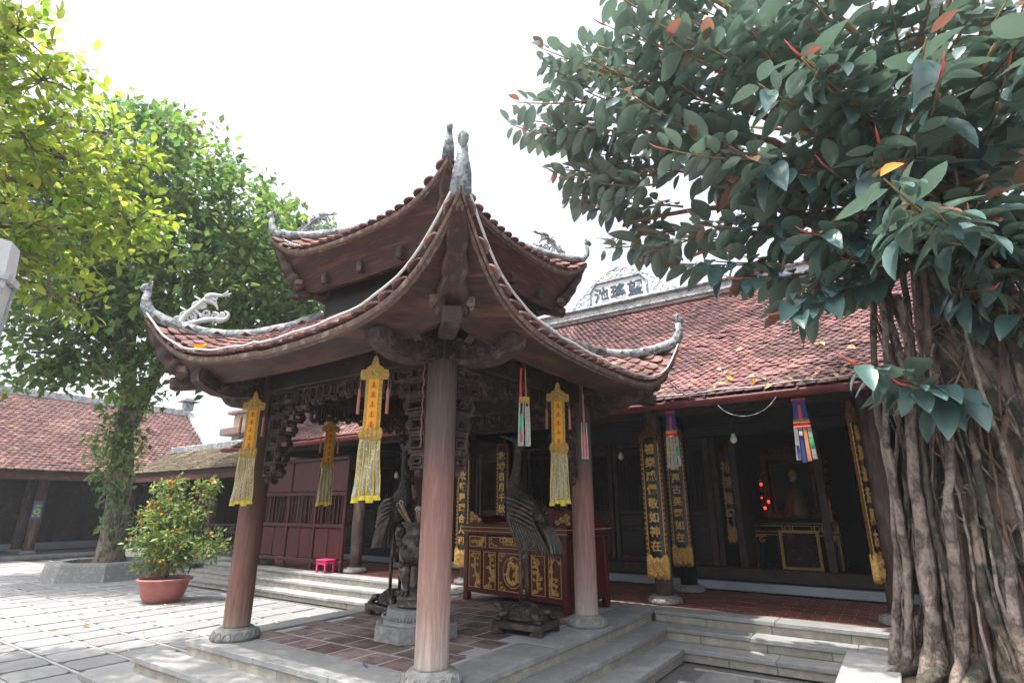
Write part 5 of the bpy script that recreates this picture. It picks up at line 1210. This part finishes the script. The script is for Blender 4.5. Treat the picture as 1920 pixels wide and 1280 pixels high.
# ---------------------------------------------------------------- jackfruit tree in its ring planter
JACK = [(-15.58, 4.39, 10.70, 1.56), (-14.30, 5.26, 10.04, 1.54), (-13.19, 6.21, 9.18, 1.32), (-12.18, 6.98, 8.29, 1.17), (-11.57, 7.56, 7.16, 1.08), (-12.89, 6.92, 7.10, 1.37), (-13.54, 5.84, 7.46, 1.47), (-15.18, 4.92, 8.29, 1.65), (-17.41, 4.34, 9.18, 1.76), (-16.90, 4.28, 6.84, 1.37), (-15.65, 5.37, 6.18, 1.24), (-17.17, 3.99, 5.39, 0.93), (-14.82, 6.09, 5.79, 0.82), (-19.10, 3.69, 7.77, 1.32), (-11.90, 7.82, 8.25, 0.78), (-16.23, 4.73, 5.14, 0.66), (-15.18, 4.98, 11.57, 1.03), (-16.93, 4.34, 4.88, 0.53),
        (-17.8, 7.6, 8.2, 1.7), (-16.2, 8.6, 8.8, 1.6), (-14.4, 8.4, 9.2, 1.4), (-17.5, 2.6, 9.5, 1.4), (-19.8, 3.0, 8.6, 1.4), (-16.3, 3.0, 10.2, 1.1), (-18.6, 5.2, 9.5, 1.5), (-13.0, 7.4, 6.0, 1.0), (-14.3, 6.6, 5.4, .8), (-11.3, 7.9, 6.3, .8), (-12.0, 7.7, 5.7, .75), (-15.6, 5.6, 4.9, .7), (-16.0, 5.0, 7.2, 1.2)]
jx, jy = -17.2, 6.6
pl = thing('tree_planter', 'low octagonal grey concrete planter ring around the jackfruit tree', 'planter', (jx, jy, 0))
aa = [math.pi/8+math.pi/4*i for i in range(9)]
for i in range(8):
    a, b = aa[i], aa[i+1]; V = []
    for (r_, z) in ((1.36, 0), (1.28, .36), (1.25, .41), (.98, .41), (.96, .2)):
        V += [(jx+r_*math.cos(a), jy+r_*math.sin(a), z), (jx+r_*math.cos(b), jy+r_*math.sin(b), z)]
    MB().add(V, [(2*k, 2*k+1, 2*k+3, 2*k+2) for k in range(4)]).build('wall_segment', 'stone_carved', pl)
m = MB(); m.lathe([(.01, .33), (.98, .32), (.98, .30)], 16, (jx, jy, 0)); m.build('soil', 'soil', pl)
jt = thing('jackfruit_tree', 'leafy jackfruit tree with forked trunk covered in epiphytes in the planter', 'tree', (jx, jy, .33))
m = MB(); m.tube([(jx, jy, .28), (jx, jy, .5), (jx+.02, jy-.03, 1.2), (jx+.05, jy-.1, 2.2), (jx+.1, jy-.2, 3.0), (jx+.15, jy-.35, 3.7)], [.44, .33, .28, .27, .26, .24], 16)
tr = m.build('trunk', 'bark', jt, True)
F1, F2 = (-16.6, 5.95, 5.3), (-15.9, 6.4, 5.3)
for e, r0 in ((F1, .2), (F2, .18)):
    m = MB(); limb(m, (jx+.12, jy-.3, 3.3), e, .2, r0*.8, .05); m.build('limb', 'bark', jt, True)
for i, b in enumerate(JACK):
    m = MB(); s = F1 if b[0] < -15 else F2; limb(m, s, b[:3], .11, .03, .14); m.build('branch', 'bark', jt, True)
tj = leaf_template(.62, 1.0, .15, .12, 2)
crown(JACK, 46, .15, .225, tj, jt, 'leaf_jack')
crown([(-17.0, 6.2, 2.2+.5*i, .34+.08*math.sin(i*2)) for i in range(6)]+[(-16.5, 6.1, 4.7, .45), (-16.0, 6.3, 4.4, .35), (-16.9, 5.9, 3.6, .45), (-16.3, 6.2, 3.4, .4)], 55, .12, .17, tj, jt, 'leaf_jack', 'epiphyte_foliage', .8)
crown([(-17.15, 6.35, 1.0, .42), (-16.9, 6.3, 1.6, .4), (-17.0, 6.1, 3.0, .5), (-16.6, 6.2, 2.5, .45), (-17.5, 6.0, 2.9, .4), (-16.4, 6.3, 3.2, .4)], 30, .12, .17, tj, jt, 'leaf_jack', 'epiphyte_foliage', .8)

# ---------------------------------------------------------------- yellow-green tree at the left edge
YELL = [(-8.40, 0.97, 7.56, 0.62), (-8.21, 1.31, 6.97, 0.62), (-8.55, 1.32, 6.32, 0.69), (-8.68, 1.87, 6.29, 0.55), (-8.87, 2.40, 6.22, 0.59), (-8.70, 2.71, 5.70, 0.51), (-8.65, 2.23, 5.38, 0.59), (-8.60, 1.99, 4.41, 0.45), (-8.65, 2.37, 4.32, 0.32), (-8.63, 1.67, 5.20, 0.41), (-8.71, 2.24, 6.97, 0.39), (-8.81, 1.45, 5.46, 0.41), (-8.56, 1.65, 4.72, 0.33), (-8.63, 2.67, 6.64, 0.28), (-9.18, 1.01, 5.99, 0.82), (-9.04, 0.57, 7.43, 0.96), (-9.63, 1.19, 4.67, 0.75)]
yt = thing('yellow_green_tree', 'bright yellow-green tree reaching in from the left edge', 'tree', (-10.6, -.6, 0))
m = MB(); m.tube([(-10.6, -.6, -.02), (-10.6, -.6, .3), (-10.55, -.5, 1.8), (-10.4, -.3, 3.4), (-10.1, 0, 4.6), (-9.6, .3, 5.9), (-9.3, .5, 7.2)], [.36, .26, .22, .19, .15, .11, .06], 12); m.build('trunk', 'bark', yt, True)
for i, b in enumerate(YELL):
    m = MB(); s = (-10.1, 0, 4.6) if b[2] < 5.5 else (-9.6, .3, 5.9); limb(m, s, b[:3], .05, .015, .12)
    for k in range(9): d = Vector(rdir(1)[0]); limb(m, b[:3], Vector(b[:3])+d*b[3]*1.1, .013, .004, .2, 4)
    m.build('branch', 'root', yt, True)
OVER = [(-7.2, .4, 9.4, .9), (-6.0, .2, 9.9, .9), (-4.8, .0, 10.2, .8), (-8.5, -.5, 9.2, .9), (-6.6, .6, 10.3, .8)]  # unseen crown above the frame, added to throw dappled shade on the front steps
for b in OVER:
    m = MB(); limb(m, (-9.3, .5, 7.2), b[:3], .05, .015, .12); m.build('branch', 'root', yt, True)
crown(OVER, 20, .12, .16, leaf_template(.52, 1.0, .15, .25, 2), yt, 'leaf_yellow', 'added_shade_foliage', .5, 6, .3)
crown(YELL, 52, .09, .155, leaf_template(.52, 1.0, .15, .25, 4), yt, 'leaf_yellow', 'foliage', .5, 6, .3)

# ---------------------------------------------------------------- rubber tree
rx, ry, rz = .74, 6.35, .4
rp = thing('rubber_tree_planter', 'pale stone-topped planter box under the rubber tree roots', 'planter', (.9, 5.1, 0))
MB().cbox((1.15, 5.15, .19), (3.46, 2.66, .38), .02).build('box', 'stone_carved', rp)
slab_row(rp, 3.82, 6.45, 'y', (-.64, -.22), .44, .4, .06, 'coping_slab', 'stone', 1.3)
slab_row(rp, -.215, 2.9, 'x', (3.82, 4.2), .44, .4, .06, 'coping_slab', 'stone', 1.3)
m = MB(); m.grid(20, 20, lambda a, b: Vector((-.22+3.05*a, 4.2+2.25*b, .40+.05*math.sin(a*9)*math.cos(b*7)))); m.build('soil', 'soil', rp, True)
rt_ = thing('rubber_tree', 'big rubber tree with hanging aerial roots and glossy dark leaves on the right', 'tree', (rx, ry, rz))
m = MB(); NA = 40; rings = []
def tr_r(a, z):
    q = .43+.34*math.exp(-(z-.4)*1.3)-.09*(z > 2.6)*(z-2.6)
    return q*(1+.16*math.sin(3*a+z*.35)+.10*math.sin(7*a-z*.6)+.05*math.sin(13*a+z*1.1))
zs_ = [.3, .5, .8, 1.2, 1.7, 2.2, 2.8, 3.4, 4.0, 4.5, 5.0]
V = []
for z in zs_:
    for j in range(NA):
        a = 2*math.pi*j/NA; q = tr_r(a, z)*(1 if z < 4.4 else .8); V.append((rx+q*math.cos(a)+.03*z*.3, ry+q*math.sin(a), z))
m.add(V, [(i*NA+j, i*NA+(j+1) % NA, (i+1)*NA+(j+1) % NA, (i+1)*NA+j) for i in range(len(zs_)-1) for j in range(NA)]+[tuple((len(zs_)-1)*NA+j for j in range(NA))])
m.build('trunk', 'bark_rubber', rt_, True)
def root(a, d0, d1, z0, z1, r0, wob, m_, nm='aerial_root', n=30, sx=0, sy=0):
    pts = []; rr = []
    ph = random.random()*6
    for i in range(n+1):
        t = i/n; z = z0+(z1-z0)*t; d = d0+(d1-d0)*t**1.5; an = a+.10*math.sin(t*4+ph)*wob
        pts.append(Vector((rx+d*math.cos(an)+wob*.05*math.sin(t*9+ph)+sx*t, ry+d*math.sin(an)+wob*.04*math.cos(t*7+ph)+sy*t, z))+Vector((random.gauss(0, .005), random.gauss(0, .005), 0)))
        rr.append(r0*(1+random.gauss(0, .06))*(.75+.25*math.sin(t*11+ph)*.4+.45*t+(.9*max(0, t-.9)*10*.5)))
    MB().tube(pts, rr, 8).build(nm, m_, rt_, True)
rr_ = random.Random(3)
FR = math.atan2(-ry, -rx)      # towards the camera
for i in range(40):
    a = FR+rr_.uniform(-1.4, .45)+(rr_.random()**3)*.6; big = rr_.random()
    root(a, .47+rr_.uniform(-.02, .2), .60+rr_.uniform(.05, .38), rr_.uniform(2.6, 4.6), .36, .009+.034*big**4, rr_.uniform(.5, 1.6), rr_.choice(['root', 'root', 'root_brown', 'bark_rubber']))
for a, d0, d1, r0, z0, k in ((FR-.75, .66, .98, .046, 3.6, 'root'), (FR-.98, .72, 1.0, .030, 3.9, 'root'), (FR-.50, .66, 1.0, .040, 2.8, 'root'), (FR-.18, .62, 1.0, .045, 1.9, 'root'), (FR-1.25, .68, .98, .036, 3.9, 'root'), (FR+.25, .62, 1.05, .034, 2.4, 'root_brown'), (FR+.6, .60, .9, .05, 4.2, 'root'), (FR-.4, .58, .7, .035, 4.4, 'root_brown')):
    root(a, d0, d1, z0, .36, r0, .9, k)
for i in range(64):      # thin tangled rootlets
    a = FR+rr_.uniform(-1.3, 1.2); z = rr_.uniform(1.2, 3.6); p = [Vector((rx+.66*math.cos(a+rr_.uniform(-.35, .35)), ry+.66*math.sin(a+rr_.uniform(-.35, .35)), z-rr_.uniform(0, .9)*k/3)) for k in range(4)]
    MB().tube(bez(p, 9), rr_.uniform(.003, .010), 5).build('rootlet', rr_.choice(['root', 'root_brown']), rt_, True)
for i in range(9):       # surface roots over the planter
    a = FR+(i-4)*.3; MB().tube(bez([(rx+.5*math.cos(a), ry+.5*math.sin(a), .75), (rx+.75*math.cos(a), ry+.75*math.sin(a), .5), (rx+1.0*math.cos(a+.1), ry+1.0*math.sin(a+.1), .45), (rx+1.25*math.cos(a+.2), ry+1.25*math.sin(a+.2), .38)], 8), [.12, .11, .10, .085, .07, .06, .05, .035, .02], 8).build('surface_root', 'bark_rubber', rt_, True)
RUBB = [(-2.88, 4.91, 6.41, 0.50), (-2.39, 4.86, 6.80, 0.58), (-2.49, 5.24, 5.56, 0.55), (-2.15, 5.47, 4.90, 0.47), (-1.73, 5.11, 5.97, 0.79), (-1.07, 5.16, 4.98, 0.66), (-1.08, 5.12, 6.45, 0.76), (-0.63, 5.42, 4.40, 0.48), (-0.42, 5.08, 6.39, 0.66), (-0.20, 4.98, 5.00, 0.64), (0.35, 4.75, 5.30, 0.59), (0.26, 4.81, 4.28, 0.39), (0.78, 4.83, 4.83, 0.55), (0.96, 5.08, 4.16, 0.45), (1.14, 4.65, 4.98, 0.47), (0.33, 4.45, 3.66, 0.23), (-0.32, 5.61, 3.77, 0.20), (-1.39, 5.45, 4.28, 0.28), (0.92, 5.29, 3.49, 0.25), (-0.91, 5.60, 4.08, 0.27), (-1.64, 4.76, 7.07, 0.55), (-0.10, 5.24, 4.16, 0.34), (1.67, 5.68, 4.89, 0.62), (1.52, 6.08, 3.88, 0.45), (0.06, 4.78, 6.74, 0.61), (0.97, 4.89, 6.08, 0.54), (-1.16, 4.71, 7.40, 0.59),
        (.6, 6.9, 6.2, .8), (-.8, 6.6, 6.4, .8), (1.8, 6.8, 5.6, .8), (.2, 6.0, 6.8, .7), (.95, 5.0, 3.75, .35), (1.15, 5.35, 3.3, .33), (1.25, 5.2, 2.95, .25), (.75, 5.2, 3.9, .4), (1.35, 5.6, 3.9, .4), (1.38, 5.71, 5.99, 0.54), (1.70, 6.11, 5.47, 0.54), (1.20, 5.65, 6.50, 0.46), (1.38, 5.97, 4.94, 0.38), (0.79, 5.53, 6.06, 0.46), (0.42, 5.30, 3.92, 0.32), (0.67, 5.43, 3.70, 0.26), (1.02, 5.37, 3.82, 0.34), (1.01, 5.70, 3.25, 0.22), (0.20, 5.69, 3.83, 0.22), (0.81, 5.76, 3.40, 0.20), (0.02, 5.41, 3.93, 0.22)]
core = Vector((rx, ry+.1, 4.7)); twigs = []
for (x, y, z, r_) in RUBB:
    n = max(2, int(8.5*(r_/.55)**2))
    for i in range(n):
        d = Vector(rdir(1)[0]); d.z *= .8; tip = Vector((x, y, z))+d*r_*(.55+.5*random.random())
        inw = (core-tip).normalized(); inw.z *= .5; ln = random.uniform(.6, 1.05); twigs.append((tip, tip+(inw+Vector((random.uniform(-.25, .25), random.uniform(-.25, .25), -.12)))*ln))
for t_, b_ in (((-.10, 4.99, 2.80), (.50, 5.75, 2.62)), ((-.02, 5.1, 2.72), (.55, 5.7, 2.5)), ((.2, 5.15, 2.62), (.6, 5.7, 2.6)), ((-.60, 5.3, 3.45), (.1, 5.8, 3.9)), ((-.5, 5.4, 3.62), (.1, 5.9, 4.0)), ((-.45, 5.3, 3.38), (.1, 5.8, 3.8)), ((-1.88, 5.34, 4.40), (-1.1, 5.6, 4.6)), ((.27, 4.1, 3.86), (.6, 4.8, 3.7)), ((.5, 4.2, 3.6), (.7, 4.8, 3.6))):
    twigs.append((Vector(t_), Vector(b_)))
cen = np.mean([b[:3] for b in RUBB], axis=0)
for b in RUBB:
    m = MB(); limb(m, core+Vector((random.uniform(-.2, .2), random.uniform(-.2, .2), random.uniform(-.4, .4))), b[:3], .055, .018, .12); m.build('branch', 'twig_rubber', rt_, True)
LP, LD, LN, LS = [], [], [], []; tw_m = MB(); YP, YD, YN, YS = [], [], [], []
for (tip, base) in twigs:
    ax = (tip-base); L_ = ax.length; ax.normalize(); sd_ = ax.cross(Vector((0, 0, 1))).normalized(); s2 = ax.cross(sd_)
    pts = bez([base, base.lerp(tip, .5)+Vector((0, 0, -.05)), tip], 5); tw_m.tube(pts, [.013, .012, .010, .009, .007, .006], 5)
    n = int(L_/.056); ph = random.random()*6
    for i in range(n):
        t = (i+1)/n; p = base.lerp(tip, t); a = (0 if i % 2 else math.pi)+random.gauss(.0, .55)+.25; rad = sd_*math.cos(a)+s2*math.sin(a)
        d = rad*.85+ax*.5+Vector((0, 0, -.42)); nn = Vector((0, 0, 1.))+rad*.35+Vector((random.gauss(0, .3), random.gauss(0, .3), 0))
        q = (LP, LD, LN, LS) if not (t > .93 and random.random() < .25) else (YP, YD, YN, YS)
        q[0].append(p+d.normalized()*.035); q[1].append(d); q[2].append(nn); q[3].append((random.uniform(.17, .34) if random.random() < .8 else random.uniform(.12, .2))*(.75 if t > .9 else 1)*(1.22 if near(p) < 6.6 else 1))
    if random.random() < .13: MB().tube([tip, tip+ax*.06, tip+ax*.12+Vector((0, 0, .015)), tip+ax*.19+Vector((0, 0, .05))], [.009, .011, .008, .002], 6).build('leaf_sheath', 'sheath', rt_, True)
tw_m.build('twigs', 'twig_rubber', rt_, True)['kind'] = 'stuff'
LP, LD, LN, LS = [np.array([list(q) for q in a]) if not isinstance(a[0], float) else np.array(a) for a in (LP, LD, LN, LS)]
tR = leaf_template(.47, 1.0, .14, .2, 6)
dist = np.linalg.norm(LP-np.array(CAM)[None], axis=1); ok = np.array([inview(p, .76) for p in LP]); order = np.argsort(np.where(ok, dist, 1e3)); nearI = set(order[:295].tolist())
lm = []
for k in range(5):
    tt = leaf_template(.47+.03*(k-2), 1.0, .08+.05*k, .05+.11*k, 6); lm.append(fmesh('leaf', tt[0], tt[1], 'leaf_rubber', True))
for i in nearI:
    M = frame(LP[i], np.cross(LD[i], LN[i]), LD[i])
    y = Vector(LD[i]).normalized(); x = y.cross(Vector(LN[i])).normalized(); z = x.cross(y); s = LS[i]
    put('leaf', lm[i % 5], rt_, Matrix(((x.x*s, y.x*s, z.x*s, LP[i][0]), (x.y*s, y.y*s, z.y*s, LP[i][1]), (x.z*s, y.z*s, z.z*s, LP[i][2]), (0, 0, 0, 1))))
msk = np.array([i not in nearI for i in range(len(LP))])
V, F = leaves(LP[msk], LD[msk], LN[msk], LS[msk], tR); stuff(put('foliage', fmesh('foliage', V, F, 'leaf_rubber', True), rt_))
YP, YD, YN, YS = np.array([list(q) for q in YP]), np.array([list(q) for q in YD]), np.array([list(q) for q in YN]), np.array(YS)
V, F = leaves(YP, YD, YN, YS, tR); stuff(put('young_foliage', fmesh('young_foliage', V, F, 'leaf_young', True), rt_))
tt = leaf_template(.5, 1.0, .3, .1, 4); ol = fmesh('leaf', tt[0], tt[1], 'leaf_orange', True)
def leaf_at(me, p, d, n_, s, name, parent=None):
    y = Vector(d).normalized(); x = y.cross(Vector(n_)).normalized(); z = x.cross(y)
    return put(name, me, parent, Matrix(((x.x*s, y.x*s, z.x*s, p[0]), (x.y*s, y.y*s, z.y*s, p[1]), (x.z*s, y.z*s, z.z*s, p[2]), (0, 0, 0, 1))))
o = leaf_at(ol, (.25, 4.05, 3.86), (.5, .25, .35), (0, -1, .5), .2, 'leaf', rt_); o['label'] = 'backlit orange leaf'

# ---------------------------------------------------------------- potted kumquat
kx, ky = -11.85, 5.56
kt = thing('potted_kumquat', 'kumquat bush full of orange fruit in a pink terracotta pot', 'potted plant', (kx, ky, 0))
m = MB(); m.lathe([(.27, 0), (.30, .02), (.36, .12), (.40, .26), (.41, .36), (.47, .39), (.48, .42), (.45, .43), (.42, .40), (.43, .37)], 32, (kx, ky, 0)); m.build('pot', 'pot', kt, True)
m = MB(); m.lathe([(.01, .40), (.41, .39), (.41, .38)], 20, (kx, ky, 0)); m.build('soil', 'soil', kt)
KB = [(-.15, -.05, .85, .36), (.15, .05, .9, .34), (-.3, -.2, 1.25, .32), (.1, 0, 1.3, .42), (.45, .25, 1.0, .32), (.75, .4, 1.05, .26), (-.05, 0, 1.7, .32), (-.35, -.2, 1.65, .24), (.3, .2, 1.65, .26), (.45, .3, 2.1, .22), (-.25, -.1, 2.1, .22), (-.05, 0, 2.25, .16), (.6, .35, 2.25, .14), (.2, .1, 1.0, .4)]
KB = [(kx-.12+a*1.05, ky+b*1.05, .45+(c-.45)*.94, d*1.1) for a, b, c, d in KB]
m = MB(); m.tube([(kx, ky, .38), (kx+.03, ky, .6), (kx+.02, ky+.02, .9), (kx+.05, ky, 1.4), (kx, ky, 2.0)], [.05, .042, .035, .028, .012], 8)
for b in KB: limb(m, (kx+.03, ky, .55+.4*(b[2]-.8)), b[:3], .018, .006, .1, 5)
m.build('stem', 'bark', kt, True)
crown(KB, 330, .045, .085, leaf_template(.5, 1.1, .15, .1, 2), kt, 'leaf_kumquat', 'foliage', .6, 6, .25)
fm = MB().ell((0, 0, 0), (.028, .028, .030), 10, 7).mesh('fruit', 'kumquat', True)
for i in range(80):
    b = random.choice(KB); d = Vector(rdir(1)[0]); d.y = -abs(d.y) if random.random() < .75 else d.y
    if d.x < 0 and random.random() < .3: d.x *= -1
    p = Vector(b[:3])+d*b[3]*random.uniform(.85, 1.1); put('fruit', fm, kt, Matrix.Translation(p) @ Matrix.Scale(random.uniform(.65, 1.3), 4))

# ---------------------------------------------------------------- bench, lantern, fallen leaves
bn = thing('stone_bench', 'grey stone slab bench between the kumquat pot and the steps', 'bench', (-14.6, 7.7, 0))
M = T(-14.6, 7.75, 0, R(50)); MB().cbox(M @ Vector((0, 0, .43)), (1.35, .42, .09), .015, M).build('seat', 'stone', bn)
for s in (-1, 1): MB().cbox(M @ Vector((s*.42, 0, .19)), (.2, .36, .385), .015, M).build('leg', 'stone', bn)
lp = thing('lamp_post', 'white tapered lantern on a scrolled iron post at the left edge', 'street lamp', (-5.93, .98, 0))
lx, ly = -6.0, .94
def hexa(m, r0, r1, z0, z1, n=6): 
    a = [math.pi/6+2*math.pi/n*i for i in range(n)]; V = [(lx+r0*math.cos(q), ly+r0*math.sin(q), z0) for q in a]+[(lx+r1*math.cos(q), ly+r1*math.sin(q), z1) for q in a]
    return m.add(V, [(i, (i+1) % n, (i+1) % n+n, i+n) for i in range(n)]+[tuple(range(n))[::-1], tuple(range(n, 2*n))])
hexa(MB(), .205, .22, 2.85, 3.50).build('glass_body', 'lamp_white', lp)
for i in range(6):
    a = math.pi/6+math.pi/3*i; MB().tube([(lx+.208*math.cos(a), ly+.208*math.sin(a), 2.84), (lx+.223*math.cos(a), ly+.223*math.sin(a), 3.51)], .02, 6).build('frame_bar', 'plaster', lp)
hexa(MB(), .26, .26, 3.512, 3.57).build('cap_rim', 'plaster', lp); hexa(MB(), .22, .20, 3.572, 3.86).build('cap', 'lamp_white', lp); hexa(MB(), .23, .22, 2.78, 2.845).build('lower_rim', 'plaster_grey', lp)
m = MB(); m.tube([(lx, ly, -.02), (lx, ly, .1), (lx, ly, .5), (lx, ly, .6), (lx, ly, 2.82)], [.16, .14, .11, .06, .045], 14); m.build('post', 'iron', lp, True)
for i in range(4):
    a = math.pi/4+math.pi/2*i; M = T(lx, ly, 2.62, a); m = MB(); scroll(m, (.14, .02), .11, 1.3, .018, M, 1, 20, start=math.pi); scroll(m, (.10, -.16), .07, 1.2, .014, M, -1, 16, start=math.pi); m.build('scroll_bracket', 'iron', lp, True)

dl = fmesh('fallen_leaf', *leaf_template(.5, 1.0, .35, .25, 4), 'leaf_dry', True); d2 = fmesh('fallen_leaf', *leaf_template(.5, 1.0, .45, -.2, 4), 'leaf_orange', True)
rr_ = random.Random(8)
for i in range(42):
    x = rr_.uniform(-1.9, .5)+rr_.uniform(-.6, 0); s = abs(rr_.gauss(0, .16))+.012
    if i % 3 == 0: s = rr_.uniform(.01, .07)
    if i < 6: x = (-2.95, -2.62, -2.2, -1.62, -1.35, -3.1)[i]; s = (.21, .30, .09, .07, .02, .025)[i]
    p = hroof(x, min(s, .5))+nrm*.03; a = rr_.random()*6.28
    o = leaf_at(d2 if i < 6 else dl, p, Vector((1, 0, 0))*math.cos(a)+sl*math.sin(a)+nrm*.15, nrm+Vector((rr_.gauss(0, .4), rr_.gauss(0, .4), 0)), rr_.uniform(.08, .15), 'fallen_leaf')
    tag(o, ('second highest of the orange leaves on the hall roof tiles', 'highest of the orange leaves on the hall roof tiles', 'orange leaf on the hall roof, above the small left blue banner', 'orange leaf on the hall roof, second from the right and low', 'rightmost orange leaf, on the lowest tiles of the hall roof', 'orange leaf on the lowest hall roof tiles beside the pavilion corner')[i] if i < 6 else 'curled dry brown leaf lying on the hall roof tiles', 'leaf', 'orange leaves on the hall roof' if i < 6 else 'dry leaves on the hall roof')
o = leaf_at(d2, fl(0, -.62, .05, .05), (.9, .1, -.2), (0, -.3, 1), .2, 'fallen_leaf'); tag(o, 'brown-orange leaf lying on the left corner of the pavilion roof', 'leaf')
for i in range(26):
    x, y = rr_.uniform(-16, -8), rr_.uniform(3.2, 6.6); a = rr_.random()*6.28
    o = leaf_at(dl, (x, y, .015), (math.cos(a), math.sin(a), .1), (0, 0, 1), rr_.uniform(.07, .12), 'fallen_leaf'); tag(o, 'small dry leaf lying on the courtyard paving', 'leaf', 'dry leaves on the courtyard paving')

# ---------------------------------------------------------------- thin scattering volume, added to imitate a milky lens veil
hz = MB(); hz.box((-15, 35, 6.25), (154, 154, 14.5))
hm = bpy.data.materials.new('lens_veil'); hm.use_nodes = True; hn = hm.node_tree.nodes; hn.remove(hn['Principled BSDF'])
pv = hn.new('ShaderNodeVolumePrincipled'); pv.inputs['Color'].default_value = (.90, .95, 1, 1); pv.inputs['Density'].default_value = .0015; pv.inputs['Anisotropy'].default_value = .3
hm.node_tree.links.new(pv.outputs[0], hn['Material Output'].inputs['Volume']); MAT['lens_veil'] = hm
stuff(hz.build('lens_veil', 'lens_veil'))
